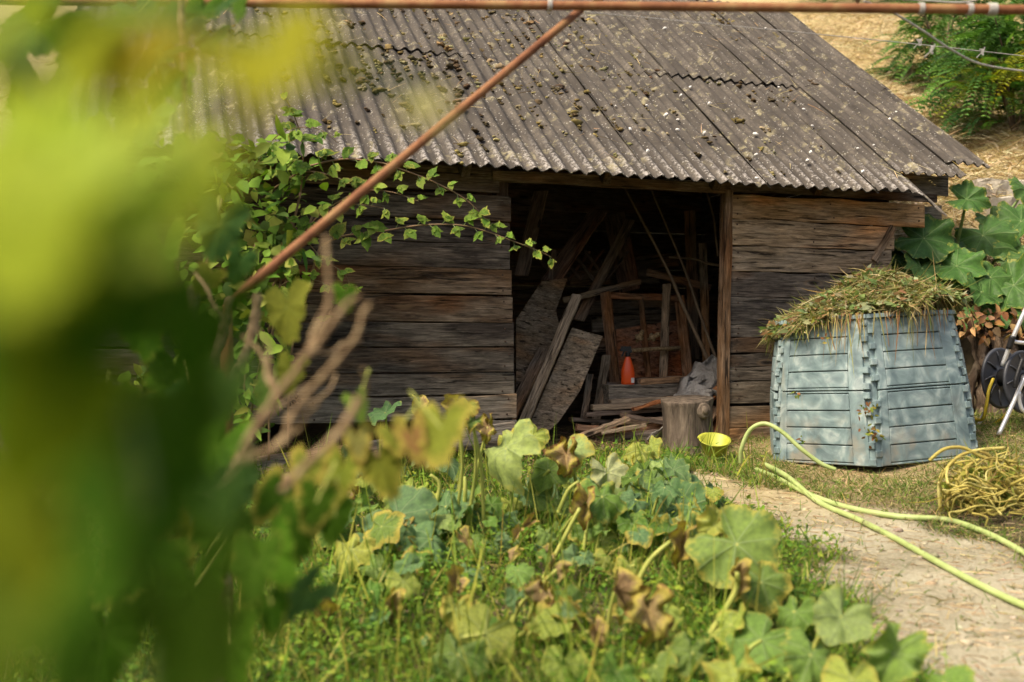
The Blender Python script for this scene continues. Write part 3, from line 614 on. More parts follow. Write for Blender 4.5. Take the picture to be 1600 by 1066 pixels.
for k in range(6):
    mb = MB(); patch(mb, k, 0, 1, 0, .998, -.05, -.022, 4); patch(mb, k, 0, .058, .0, .99, -.0219, -.004, 1); patch(mb, k, .942, 1, .0, .99, -.0219, -.004, 1); pnl = obj('panel', mb, M['bin'], cb)
    for lo, hi in ((0, .494), (.502, .995)):
        mb = MB(); patch(mb, k, .055, .135, lo, hi, -.022, 0, 1); patch(mb, k, .80, .945, lo, hi, -.022, 0, 1)
        patch(mb, k, .135, .80, hi-.012, hi, -.022, -.002, 3); patch(mb, k, .135, .80, lo, lo+.014, -.022, -.002, 3)
        o = obj('panel_frame', mb, M['bin'], pnl); b = o.modifiers.new('e', 'BEVEL'); b.width = .004; b.segments = 2
        h_ = (hi-lo-.03)/4
        for q in range(4):
            t0 = lo+.016+q*h_; mb = MB(); patch(mb, k, .137, .798, t0+.0035, t0+h_-.0035, -.022, -.004+.002*(q % 2), 4)
            o = obj('slat', mb, M['bin'], pnl); b = o.modifiers.new('e', 'BEVEL'); b.width = .004; b.segments = 2
    for lo, hi in ((0, .494), (.502, .985)):
        hg = None; nt = 9; hh = (hi-lo)/nt
        for q in range(nt):
            t0 = lo+q*hh; mb = MB()
            if q % 2: patch(mb, k, .0, .058, t0+.004, t0+hh-.007, -.022, .003, 1)
            else: patch(mb, (k+5) % 6, .942, 1.0, t0+.004, t0+hh-.007, -.022, .003, 1)
            o = obj('hinge' if hg is None else 'hinge_tab', mb, M['bin'], cb if hg is None else hg); hg = hg or o
            b = o.modifiers.new('e', 'BEVEL'); b.width = .003; b.segments = 1
mb = MB()
for k in range(6): patch(mb, k, 0, 1, .985, 1.012, -.03, .014, 4)
obj('rim', mb, M['bin'], cb)
bpy.context.view_layer.update(); MBN = cb.matrix_world.copy()
# heap of cut grass on the bin
def heap_z(x, y):
    r = np.hypot((x-.06)/.64, y/.70); return HB-.03+.275*np.clip(1-r**1.5, -.25, 1)+.035*np.sin(x*9+1)*np.cos(y*8)+.018*np.sin(x*23)*np.sin(y*19)+.07*x
mb = MB(); q = np.linspace(-.62, .62, 25); vs = []; fs = []
for y_ in q:
    for x_ in q:
        f_ = min(1, .60/max(1e-6, math.hypot(x_, y_))) ; X2, Y2 = x_*f_, y_*f_
        vs.append((X2, Y2, float(heap_z(X2, Y2))-.02))
for i in range(24):
    for j in range(24): fs.append((i*25+j, i*25+j+1, (i+1)*25+j+1, (i+1)*25+j))
mb.add([MBN @ Vector(p) for p in vs], fs)
hp = thing('grass_clippings', 'mound of cut green and straw grass heaped on the compost bin', 'grass heap', BC+Vector((0, 0, .9))); hp['kind'] = 'stuff'
hm = obj('mound', mb, mat_noise('rotting_grass', [(.3, (.05, .05, .015)), (.7, (.17, .15, .06))], 14, .95, 1., 6), None, True)
hm.parent = hp; hm.matrix_parent_inverse = Matrix.Translation(-hp.location)
n = 21000; a_ = rng.uniform(0, 6.28, n); r_ = .58*np.sqrt(rng.random(n))*(1+.07*np.sin(a_*5)+.05*np.sin(a_*11+1))
lx, ly = r_*np.cos(a_), r_*np.sin(a_)*1.02
P = np.stack([lx, ly, heap_z(lx, ly)+rng.uniform(-.01, .035, n)], -1)
D = np.stack([rng.normal(0, 1, n), rng.normal(0, 1, n), rng.normal(-.05, .35, n)], -1)
edge = (r_ > .5) & (rng.random(n) < .45); D[edge] += np.stack([lx*.3, ly*.3, -np.abs(rng.normal(.1, .8, n))], -1)[edge]*1.2
MW = np.array(MBN)
P = P @ MW[:3, :3].T+MW[:3, 3]; D = D @ MW[:3, :3].T
hb = blades('clippings', P, D, rng.gamma(2.2, .028, n).clip(.015, .22), rng.uniform(.003, .009, n), rng.uniform(-.3, .9, n), pick([(.17, .20, .045), (.24, .25, .07), (.38, .31, .14), (.42, .35, .18), (.30, .22, .09), (.14, .15, .05)], n), M['blade'])
hb.parent = hp; hb.matrix_parent_inverse = Matrix.Translation(-hp.location)
n = 2600; a_ = rng.uniform(0, 6.28, n); r_ = .62*np.sqrt(rng.random(n)); lx, ly = r_*np.cos(a_), r_*np.sin(a_)
P = np.stack([lx, ly, heap_z(lx, ly)+.02], -1) @ MW[:3, :3].T+MW[:3, 3]
hl = leafcloud('wilted_leaves', P, rng.normal(0, 1, (n, 3))*np.array([1, 1, .4]), rng.normal(0, .6, (n, 3))+np.array([0, -.4, 1]), rng.uniform(.03, .08, n), rng.uniform(.015, .04, n), pick([(.20, .26, .10), (.14, .20, .06), (.28, .30, .16), (.26, .15, .07)], n), M['fol'])
hl.parent = hp; hl.matrix_parent_inverse = Matrix.Translation(-hp.location)
# straws hanging over the front of the bin
n = 110; fr = rng.random(n); kk = np.where(rng.random(n) < .5, 5, 0); P = np.array([list(MBN @ bpt(int(k), float(s), .985, .03)) for k, s in zip(kk, np.where(kk == 5, .45+.55*fr, .9*fr))])
blob = np.exp(-((np.where(kk == 5, -.1, .1+fr*.8)-.1)/.35)**2)
D = np.stack([rng.normal(0, .16, n), rng.normal(-.15, .12, n), -np.ones(n)], -1)
hs = blades('hanging_straws', P+np.array([0, -.01, .03]), D, rng.gamma(2.2, .06, n).clip(.04, .38), rng.uniform(.004, .009, n), rng.uniform(0, .1, n), pick([(.36, .28, .13), (.24, .13, .06), (.22, .22, .07)], n), M['straw'])
hs.parent = hp; hs.matrix_parent_inverse = Matrix.Translation(-hp.location)
# weeds growing out of the bin seams
wd = []
for px, py, s_, d_ in ((1352, 640, 18, 5.93), (1362, 640, 16, 5.93), (1360, 672, 20, 5.93), (1368, 680, 14, 5.94), (1412, 668, 12, 6.1), (1285, 533, 12, 6.2), (1275, 500, 10, 6.25), (1490, 660, 26, 6.5), (1253, 690, 10, 6.2), (1245, 615, 8, 6.2)):
    for _ in range(16 if s_ > 13 else 7):
        w_ = W(px+random.gauss(0, s_*.35), py+random.gauss(0, s_*.4), d_-.01-random.random()*.02); wd.append(list(w_))
wd = np.array(wd); n = len(wd)
tag(leafcloud('bin_weeds', wd, rng.normal(0, 1, (n, 3))+np.array([0, -.3, -.3]), rng.normal(0, .5, (n, 3))+np.array([0, -1, .6]), rng.uniform(.02, .042, n), rng.uniform(.012, .022, n), pick([(.16, .20, .03), (.30, .26, .05), (.22, .11, .05), (.10, .15, .03)], n), M['fol']), 'small yellow-green weeds sprouting from the seams of the compost bin', 'weeds', kind='stuff')
# ------------------------------------------------------------------ hoses and reel
def ground_line(pix, r, lift=0.):
    out = []
    for q in pix:
        p = G(q[0], q[1]); p.z = gzf(p.x, p.y)+r+(q[2] if len(q) > 2 else 0); out.append(p)
    return out
hd = .0148
def hose(name, pts, r, mat, label, cat='hose', seg=10, sm=8, group=None):
    mb = MB(); mb.tube(smooth_pts(pts, sm), r, seg); o = obj(name, mb, M[mat], None, True); return tag(o, label, cat, group)
arch = [W(1157, 724, 6.05), W(1159, 700, 6.02), W(1172, 672, 6.0), W(1195, 662, 5.97), W(1222, 675, 5.92), W(1250, 700, 5.88), W(1282, 724, 5.85), W(1306, 734, 5.83)]
hose('garden_hose', arch, hd*.85, 'hose', 'pale green hose arching up beside the plank wall and compost bin')
hose('garden_hose', ground_line([(1182, 738), (1215, 752), (1260, 775), (1320, 797), (1400, 812), (1480, 818), (1545, 840), (1610, 876), (1690, 930)], hd), hd, 'hose', 'pale green hose running along the path to the frame edge below the vines')
hose('garden_hose', ground_line([(1196, 738, .03), (1230, 757, .03), (1280, 790, .0), (1340, 817, 0), (1400, 848, 0), (1480, 893, 0), (1560, 935, 0), (1640, 970, 0), (1740, 1015, 0)], hd), hd, 'hose', 'pale green hose crossing the dirt path lower than the other hose')
rc = thing('hose_reel', 'grey hose reel with two discs on an aluminium tube stand', 'hose reel', W(1580, 670, 6.9))
c = rc.location.copy(); ax = Vector((.50, -.84, .05)).normalized()
q = ax.to_track_quat('Z', 'Y').to_matrix().to_4x4()
c1, c2 = W(1563, 591, 6.95), W(1598, 597, 6.72)
for cc, face in ((c1, -1), (c2, 1)):
    T_ = Matrix.Translation(cc-c) @ q; mb = MB()
    mb.lathe([(0, .006), (.055, .006), (.065, .014), (.075, .004), (.10, .002), (.185, .010), (.20, .014), (.207, .008), (.207, -.004), (.2, -.008), (0, -.006)], 40, T_); d_ = obj('disc', mb, M['reel'], rc, True)
    mb = MB()
    for k in range(9):
        a_ = k*2*math.pi/9; pts = [T_ @ Vector((r_*math.cos(a_+r_*2.2), r_*math.sin(a_+r_*2.2), .009+.02*(r_-.08))) for r_ in (.08, .115, .15, .185)]
        mb.tube(pts, .006, 5)
    o = obj('rib', mb, M['reel'], rc, True)
mb = MB(); mb.tube([c1-c, c2-c+ax*.06], .055, 16); obj('hub', mb, M['black'], rc, True)
mb = MB(); mb.tube([c2-c+ax*.05, c2-c+ax*.09, c2-c+ax*.09+Vector((.06, 0, .03))], .016, 8); obj('crank', mb, M['black'], rc, True)
def rtube(name, pts, r, mat): mb = MB(); mb.tube(smooth_pts([p-c for p in pts], 5), r, 10); return obj(name, mb, M[mat], rc, True)
rtube('leg', [W(1605, 478, 6.6), W(1583, 527, 6.62), W(1566, 572, 6.66)], .014, 'alu'); rtube('joint', [W(1583, 525, 6.61), W(1576, 545, 6.63)], .019, 'black')
rtube('leg', [W(1602, 588, 6.6), W(1582, 632, 6.6), W(1560, 680, 6.58)], .014, 'alu'); rtube('leg', [W(1552, 610, 7.0), W(1540, 640, 7.0), W(1528, 668, 7.02)], .013, 'alu')
rtube('leg', [W(1690, 590, 6.6), W(1690, 640, 6.55), W(1700, 690, 6.4)], .014, 'alu'); rtube('handle', [W(1583, 532, 6.62), W(1600, 536, 6.62), W(1700, 540, 6.62), W(1700, 600, 6.6)], .013, 'alu')
rtube('leg', [W(1592, 612, 6.6), W(1594, 632, 6.6), W(1606, 645, 6.6), W(1660, 650, 6.6)], .013, 'alu'); rtube('lever', [W(1598, 560, 6.58), W(1588, 590, 6.56), W(1586, 606, 6.56)], .014, 'black')
hose('yellow_hose', [W(1500, 634, 7.1), W(1515, 650, 7.0), W(1534, 656, 6.85), W(1541, 635, 6.8), W(1545, 610, 6.82), W(1552, 592, 6.85)], .011, 'hose2', 'thin yellow hose hanging from the grey hose reel', 'hose')
hose('yellow_hose', [W(1518, 652, 7.05), W(1545, 664, 7.0), W(1565, 655, 6.95), W(1578, 640, 6.9)], .010, 'hose2', 'thin yellow hose looping under the reel discs', 'hose')
# tangled yellow vines pulled up beside the path
yv = thing('uprooted_vines', 'heap of tangled yellow uprooted vines beside the hose', 'vines', G(1550, 800)); c = yv.location.copy()
for k in range(95):
    px, py = random.uniform(1478, 1640), random.uniform(745, 815); d0 = G(px, 815).y+random.uniform(-.1, .3); pts = []
    ang = random.uniform(0, 6.28)
    for i in range(6):
        pts.append(W(px, py, d0)-c); ang += random.gauss(0, .9); px += 26*math.cos(ang); py += 15*math.sin(ang); d0 += random.gauss(0, .05)
        px = max(px, 1462+.35*abs(py-740)); py = min(max(py, 700+.35*max(0, 1540-px)), 825)
    mb = MB(); r0 = random.uniform(.003, .0085); pp = smooth_pts(pts, 4); mb.tube(pp, [r0*(1-.6*i/len(pp)) for i in range(len(pp))], 6); obj('stem', mb, M['yellowvine'], yv, True)
n = 900; px = rng.normal(1560, 45, n).clip(1475, 1680); py = rng.uniform(728, 822, n); py = np.maximum(py, 705+.4*np.maximum(0, 1545-px)); dd = rng.uniform(5.1, 5.5, n)
P = np.stack([(px-800)/FPX*dd, dd, HC+(533-py)/FPX*dd], -1)-np.array(c)
o = blades('stem_litter', P, rng.normal(0, 1, (n, 3))*np.array([1, .7, .5]), rng.uniform(.06, .25, n), rng.uniform(.004, .010, n), rng.uniform(-.3, .6, n), pick([(.40, .34, .07), (.30, .28, .05), (.20, .24, .04), (.28, .18, .07)], n), M['blade'], yv); o['kind'] = 'stuff'
o = leafcloud('wilted_leaves', P[:420], rng.normal(0, 1, (420, 3)), rng.normal(0, .5, (420, 3))+np.array([0, -.6, .8]), rng.uniform(.03, .08, 420), rng.uniform(.02, .05, 420), pick([(.22, .26, .04), (.36, .32, .06), (.13, .18, .03)], 420), M['fol'], yv); o['kind'] = 'stuff'
for pts in ([(1452, 720), (1475, 702), (1505, 700), (1540, 716), (1590, 722)], [(1486, 815), (1492, 770), (1505, 735), (1530, 718)], [(1530, 705), (1548, 715), (1546, 745), (1536, 775)], [(1500, 730), (1503, 765), (1520, 785), (1545, 800)], [(1470, 800), (1468, 755), (1490, 720), (1520, 705), (1570, 700)]):
    mb = MB(); mb.tube(smooth_pts([W(x, y, 5.15)-c for x, y in pts], 6), .009, 7); obj('stem', mb, M['yellowvine'], yv, True)

# ------------------------------------------------------------------ pipes and twine of the vine arbour
pf = thing('pipe_arbour', 'rusty pipe frame with a slanting brace over the vine and roof', 'pipe frame', W(1900, 900, 3.5)); c = pf.location.copy()
def pipe(name, a_, b_, r, n=10):
    mb = MB(); mb.tube([a_.lerp(b_, i/n)-c for i in range(n+1)], r, 14); return obj(name, mb, M['rust'], pf, True)
pa, pb = W(-330, -2, 4.3), W(1905, 18, 3.45); hpipe = pipe('crossbar', pa, pb, .0172, 14)
pipe('brace', W(908, 15, 3.86), W(356, 474, 3.05), .0152)
pipe('post', Vector((pa.x, pa.y, gzf(pa.x, pa.y)-.1)), pa+Vector((0, 0, .05)), .022); pipe('post', Vector((pb.x, pb.y, gzf(pb.x, pb.y)-.1)), pb+Vector((0, 0, .05)), .022)
pipe('post', Vector((W(356, 474, 3.05).x, 3.05, gzf(-.85, 3.05)-.1)), W(356, 474, 3.05), .018)
for px, wd_ in ((857, 3), (1436, 3), (1512, 3), (1544, 5)):
    p = pa.lerp(pb, (px+330)/(1905+330)*1.0); t_ = (px+330)/2235
    # parameter of the projected point along the pipe
    lo, hi = 0., 1.
    for _ in range(40):
        m_ = (lo+hi)/2; w_ = pa.lerp(pb, m_)
        if w_.x/w_.y*FPX+800 < px: lo = m_
        else: hi = m_
    w_ = pa.lerp(pb, lo); dr = (pb-pa).normalized(); mb = MB()
    for k in range(wd_):
        mb.tube([w_-c+dr*(k*.006)+(Vector((0, 0, 1))*math.cos(a_)+Vector((0, 1, 0))*math.sin(a_))*.0195 for a_ in np.linspace(0, 6.0, 14)], .003, 5)
    obj('twine_wrap', mb, M['twine'], pf, True)
def twine(name, pts, r, label, knots=()):
    t = thing(name, label, 'twine', pts[0]); mb = MB(); mb.tube([p-pts[0] for p in smooth_pts(pts, 8)], r, 5); obj('strand', mb, M['twine'], t, True)
    for kx, ky, d_ in knots:
        mb = MB(); w_ = W(kx, ky, d_)-pts[0]
        for k in range(5): mb.tube([w_+Vector((random.gauss(0, .004), 0, -.012)), w_+Vector((random.gauss(0, .006), random.gauss(0, .004), .004)), w_+Vector((random.gauss(0, .008), 0, .022))], .0026, 4)
        for e in ((-.03, -.025), (.012, .03)): mb.tube([w_, w_+Vector((e[0]*.5, 0, e[1]*.3)), w_+Vector((e[0], 0, e[1]))], .0025, 4)
        obj('knot', mb, M['twine'], t)
twine('twine', [W(860, 14, 4.0), W(1000, 27, 4.3), W(1240, 50, 4.8), W(1440, 70, 5.2), W(1620, 90, 5.5)], .0022, 'thin white twine knotted twice and stretched in front of the shrubs', ((1437, 68, 5.15), (1535, 83, 5.3)))
twine('twine', [W(1350, 2, 4.0), W(1395, 20, 4.2), W(1440, 47, 4.3), W(1490, 80, 4.4), W(1540, 102, 4.5), W(1640, 116, 4.6)], .0045, 'thicker white cord sagging from the pipe in front of the shrubs', ((1456, 80, 4.3),))
twine('twine', [W(1270, -4, 4.0), W(1400, -2, 4.1), W(1500, 4, 4.1), W(1540, -6, 4.1)], .004, 'pale cord looping just above the rusty crossbar')

# ------------------------------------------------------------------ leaves
def palm_leaf(name, outline, seed, rings=5, seg=44, cup=.12, wave=.06, fold=0., crumple=0., thick=None):
    """a lobed leaf of radius about 1, stalk at the origin, tip along +Y"""
    r = random.Random(seed); ph = [r.uniform(0, 6.28) for _ in range(6)]; mb = MB(); E = []
    vs = [(0, 0, 0)]; E.append(0)
    for i in range(1, rings+1):
        f_ = i/rings
        for k in range(seg):
            a_ = -math.pi+2*math.pi*k/seg; rad = outline(a_)*(1+.03*r.uniform(-1, 1)*(i == rings))
            x, y = rad*f_*math.sin(a_), rad*f_*math.cos(a_)
            z = -cup*(rad*f_)**2+wave*f_*f_*math.sin(5*a_+ph[0])+wave*.7*f_**2*math.sin(9*a_+ph[1])+.03*f_*math.cos(7*a_)
            if fold: z += fold*abs(x); x *= (1-.35*fold)
            if crumple: x += crumple*.3*math.sin(6*y+ph[2])*f_; z += crumple*(math.sin(4*x+5*y+ph[3])+.5*math.sin(13*x-9*y+ph[4]))*f_; x += crumple*.25*math.sin(11*y+5*x+ph[5])*f_; y *= 1-.15*crumple
            vs.append((x, y, z)); E.append(f_)
    fs = [(0, 1+k, 1+(k+1) % seg) for k in range(seg)]
    fs += [(1+(i-1)*seg+k, 1+i*seg+k, 1+i*seg+(k+1) % seg, 1+(i-1)*seg+(k+1) % seg) for i in range(1, rings) for k in range(seg)]
    mb.add(vs, fs); me = mb.mesh(name, True)
    a_ = me.attributes.new('edge', 'FLOAT', 'POINT'); a_.data.foreach_set('value', np.array(E, np.float32))
    me.materials.append(M['squash']); return me
def o_squash(a): return (.90+.055*math.cos(5*a)+.03*math.sin(3*a+.6)+.012*math.cos(29*a)+.01*math.cos(47*a))*(1-.78*math.exp(-((abs(a)-math.pi)/.22)**2))
def o_dry(a): return (.86+.05*math.cos(3*a)+.04*math.sin(5*a+1)+.03*math.cos(13*a))*(1-.6*math.exp(-((abs(a)-math.pi)/.3)**2))
def o_grape(a):
    b = abs(a); return (.62+.38*max(0, math.cos(2.5*b))**1.0*(1 if b < 2.3 else .85)+.07*math.cos(21*b))*(1-.75*math.exp(-((b-math.pi)/.25)**2))
def o_broad(a): return (.88+.07*math.cos(7*a)+.035*math.cos(21*a+1)+.025*math.cos(39*a))*(1-.6*math.exp(-((abs(a)-math.pi)/.35)**2))
def o_ovate(a):
    b = abs(a)/math.pi; return (.37+.63*(1-b)**3.2+.08*math.exp(-((b-.5)/.3)**2)-.0)*(.97+.05*math.cos(30*a))*(1-.45*math.exp(-((abs(a)-math.pi)/.3)**2))
def o_leaflet(a):
    b = abs(a); return max(.05, (1.0 if b < .05 else min(1.0, .36/max(.30, math.sin(min(b, math.pi/2)))))*(1-.9*(b/math.pi)**3))*(1+.05*math.cos(26*a))
LV = dict(
    squash=[palm_leaf('leaf', o_squash, 10+i, rings=6, cup=[.22, .45, .3, .1, .6, .35, .5][i], wave=[.08, .12, .10, .09, .15, .16, .13][i], fold=[.05, .2, .5, .25, .3, .8, .1][i], crumple=[.07, .10, .12, .09, .16, .18, .22][i]) for i in range(7)],
    dry=[palm_leaf('leaf', o_dry, 30+i, rings=7, cup=.5, wave=.12, fold=[1.5, 1.8, 1.1][i], crumple=[.22, .3, .35][i]) for i in range(3)],
    grape=[palm_leaf('leaf', o_grape, 50+i, cup=.15, wave=.05, fold=[.1, .25, 0][i]) for i in range(3)],
    broad=[palm_leaf('leaf', o_broad, 70+i, rings=6, seg=56, cup=[.1, .25, .3][i], wave=.08, fold=[.25, .45, .2][i], crumple=.06) for i in range(3)],
    bramble=[palm_leaf('leaf', o_ovate, 90+i, rings=3, seg=20, cup=.2, wave=.05, fold=.2) for i in range(3)],
)
def put_leaf(kind, i, mat, parent, pos, nrm, tip, size, col, dry=0., asp=1.):
    Z_ = Vector(nrm).normalized(); Y_ = Vector(tip); Y_ = (Y_-Z_*Y_.dot(Z_)).normalized(); X_ = Y_.cross(Z_)
    o = bpy.data.objects.new('leaf', LV[kind][i % len(LV[kind])]); COL.objects.link(o)
    o.material_slots[0].link = 'OBJECT'; o.material_slots[0].material = M[mat]
    m = Matrix((X_*size*asp, Y_*size, Z_*size)).transposed().to_4x4(); m.translation = Vector(pos)-(parent.location if parent else Vector())
    o.parent = parent; o.matrix_local = m; o.color = (*col, dry); return o
def jcol(c, j=.15): k = 1+random.uniform(-j, j); return tuple(max(.004, q*k*(1+random.uniform(-.06, .06))) for q in c)

# squash patch: (px, py, width px, distance, kind, colour key, dryness, facing)
LG, BG, YG, PG, MG = (.15, .24, .05), (.11, .195, .075), (.27, .32, .06), (.26, .33, .11), (.10, .19, .03)
SQ = [(787, 712, 125, 4.9, 0, PG, .1), (852, 742, 70, 5.0, 0, LG, .0), (728, 640, 46, 4.6, 1, LG, .5), (738, 662, 40, 4.6, 2, LG, .45), (598, 650, 62, 6.0, 3, BG, .0), (828, 688, 56, 5.6, 1, YG, .2), (800, 690, 50, 5.5, 2, YG, .35),
      (888, 716, 78, 5.0, 0, PG, .28), (952, 746, 74, 5.4, 2, (.40, .42, .2), .15), (1000, 712, 56, 6.0, 1, YG, .1), (1020, 702, 46, 6.1, 2, YG, .2), (1063, 722, 56, 6.2, 0, MG, 0), (968, 735, 60, 5.9, 1, LG, .3),
      (632, 815, 120, 4.6, 0, BG, 0), (690, 800, 92, 4.9, 1, BG, 0), (664, 850, 90, 4.4, 3, BG, .0), (722, 822, 66, 4.9, 0, BG, 0), (735, 850, 70, 4.6, 1, LG, 0), (545, 868, 86, 4.2, 2, YG, .2), (590, 830, 80, 4.4, 0, LG, .35), (520, 800, 70, 4.6, 1, BG, .1), (600, 895, 60, 4.1, 1, LG, 0),
      (1010, 785, 110, 5.3, 0, BG, 0), (1068, 800, 100, 5.2, 3, BG, 0), (1000, 850, 90, 4.8, 1, BG, 0), (1100, 775, 80, 5.5, 1, BG, 0), (1050, 765, 80, 5.6, 3, BG, .05), (960, 790, 80, 5.2, 0, LG, .1), (1130, 805, 60, 5.4, 0, BG, 0), (1085, 830, 70, 5.0, 2, LG, .15), (1035, 745, 70, 5.8, 0, BG, 0), (870, 790, 70, 5.2, 1, BG, 0), (905, 770, 60, 5.4, 3, BG, 0),
      (945, 785, 92, 4.6, 2, LG, .2), (985, 815, 70, 4.7, 0, LG, .1), (945, 878, 50, 4.3, 1, YG, .2), (985, 892, 64, 4.2, 0, YG, .3), (1060, 860, 60, 4.5, 2, YG, .35),
      (1165, 862, 165, 3.75, 0, LG, .16), (1110, 825, 80, 3.9, 2, YG, .3), (1195, 920, 110, 3.6, 1, LG, .3),
      (752, 1000, 108, 3.35, 0, YG, .05), (714, 1036, 112, 3.2, 1, LG, 0), (712, 960, 70, 3.6, 2, YG, .4), (880, 1046, 80, 3.2, 0, YG, .1), (840, 975, 70, 3.5, 2, YG, .4),
      (1180, 1010, 130, 3.3, 0, LG, .1), (1265, 1035, 120, 3.1, 1, LG, .1), (1390, 1035, 150, 2.9, 0, LG, .12), (1310, 975, 120, 3.2, 3, PG, .05), (1140, 985, 90, 3.4, 2, YG, .2), (1080, 1030, 90, 3.2, 1, LG, .15), (1030, 1050, 80, 3.1, 0, LG, .1), (1480, 1080, 110, 2.8, 1, LG, .1), (1240, 965, 90, 3.5, 1, LG, .1), (960, 1060, 90, 3.0, 3, MG, .1), (1330, 1075, 110, 2.8, 0, YG, .2), (1150, 1070, 120, 2.9, 2, YG, .3)]
DRY = [(712, 655, 38, 4.6, 1), (915, 818, 62, 4.6, 0), (1066, 880, 66, 4.0, 1), (962, 955, 70, 3.4, 0), (1015, 998, 88, 3.3, 2), (610, 972, 56, 3.7, 1), (846, 948, 50, 3.6, 2), (905, 980, 44, 3.5, 0), (762, 688, 44, 5.0, 2), (885, 740, 60, 4.95, 2), (1150, 930, 60, 3.6, 1), (655, 660, 44, 5.8, 0), (870, 905, 30, 3.7, 1), (930, 1010, 50, 3.3, 0)]
plants = [thing('squash_plant', lab, 'squash plant', G(px, py), 0, 'squash plants in the vegetable patch') for px, py, lab in (
    (830, 860, 'squash plant with pale yellowing leaves in front of the shed doorway'), (650, 930, 'squash plant with blue-green leaves in the grass below the left wall'), (1040, 900, 'squash plant with crowded blue-green leaves beside the dirt path'),
    (770, 1066, 'low squash plant with yellow-green leaves at the bottom edge of the patch'), (1240, 1066, 'squash plant with the largest leaves, nearest the hoses in front'), (960, 1066, 'squash plant with withered brown hanging leaves between the two green ones'))]
def nearest_plant(p, d): return min(plants, key=lambda q: (q.location.x-p.x)**2+(q.location.y-p.y)**2)
def stalk(parent, a_, b_, r0, mat):
    m_ = a_.lerp(b_, .55)+Vector((random.gauss(0, .02), random.gauss(0, .02), .03)); mb = MB(); pp = smooth_pts([q_-parent.location for q_ in (a_, m_, b_)], 4)
    mb.tube(pp, [r0*(1.15-.45*i/len(pp)) for i in range(len(pp))], 7); obj('stalk', mb, M[mat], parent, True)
for i, (px, py, w_, d_, k_, c_, dr) in enumerate(SQ):
    p = W(px, py, d_); pl = nearest_plant(p, d_); size = w_/FPX*d_/(1.92 if d_ > 4 else 2.15)
    nrm = Vector((random.gauss(0, .34)-.08, -.62+random.gauss(0, .28), .66)); tip = Vector((random.gauss(0, .5), -.6, -.55))
    pos = p-tip.normalized()*size*.25
    put_leaf('squash', k_ if i % 3 else 4+i % 3+(i//3) % 3, 'squash', pl, pos, nrm, tip, size, jcol(c_), max(0, dr-.05), random.uniform(.95, 1.15))
    gx, gy = p.x+random.gauss(0, .08), p.y+random.uniform(.0, .22); base = Vector((gx, gy, gzf(gx, gy)-.01))
    if pos.z-base.z > .04: stalk(pl, base, pos, .0085, 'stalk')
for i, (px, py, w_, d_, k_) in enumerate(DRY):
    p = W(px, py, d_); pl = nearest_plant(p, d_); size = w_/FPX*d_*.68
    pos = p+Vector((0, 0, size*.7))
    put_leaf('dry', k_, 'dry', pl, pos, Vector((random.gauss(0, .4), -.9, .25)), Vector((random.gauss(0, .15), -.05, -1)), size, jcol((.30, .22, .11)), random.uniform(.2, .55))
    gx, gy = p.x+random.gauss(0, .1), p.y+random.uniform(.05, .25); base = Vector((gx, gy, gzf(gx, gy)-.01)); stalk(pl, base, pos, .0085, 'stalk')
for (a_, b_, d_) in (((836, 922), (906, 794), 4.3), ((982, 938), (1048, 846), 3.9), ((678, 790), (672, 742), 5.0), ((725, 800), (726, 745), 4.9), ((1105, 990), (1152, 895), 3.5), ((870, 800), (905, 752), 4.9), ((835, 800), (858, 735), 5.0)):
    p0, p1 = W(*a_, d_), W(*b_, d_); pl = nearest_plant(p0, d_); stalk(pl, p0+Vector((0, .02, -.03)), p1, .011, 'stalk')

for i in range(80):                    # smaller leaves low in the patch, some withered
    px, py = random.uniform(500, 1180), random.uniform(790, 1060); g_ = G(px, py)
    if path_mask(np.array(g_.x), np.array(g_.y)) > .15: continue
    p = g_+Vector((0, 0, random.uniform(.04, .20))); pl = nearest_plant(p, 0); size = random.uniform(.035, .085)
    if i % 4 == 0: put_leaf('dry', i, 'dry', pl, p, Vector((random.gauss(0, .6), -.7, .5)), Vector((random.gauss(0, .6), -.3, -.8)), size, jcol((.30, .22, .11)), random.uniform(.2, .6))
    else: put_leaf('squash', i, 'squash', pl, p, Vector((random.gauss(0, .45), -.5, .75)), Vector((random.gauss(0, .7), -.5, -.4)), size, jcol(random.choice((LG, BG, BG, YG, MG))), random.choice((0, 0, .1, .35)))
    if i % 2: stalk(pl, Vector((p.x+random.gauss(0, .04), p.y+.05, gzf(p.x, p.y+.05)-.01)), p, .005, 'stalk')
for i in range(58):                     # the low mat of leaves towards the shed
    px, py = random.uniform(520, 1120), random.uniform(735, 880); g_ = G(px, py)
    if path_mask(np.array(g_.x), np.array(g_.y)) > .15: continue
    p = g_+Vector((0, 0, random.uniform(.06, .19))); pl = nearest_plant(p, 0); size = random.uniform(.06, .12)
    put_leaf('squash', i, 'squash', pl, p, Vector((random.gauss(0, .35), -.5+random.gauss(0, .2), .75)), Vector((random.gauss(0, .7), -.5, -.45)), size, jcol(random.choice((LG, BG, BG, BG, PG, YG, MG))), random.choice((0, 0, 0, .05, .25)))
    if i % 2: stalk(pl, Vector((p.x+random.gauss(0, .05), p.y+.06, gzf(p.x, p.y+.06)-.01)), p, .007, 'stalk')
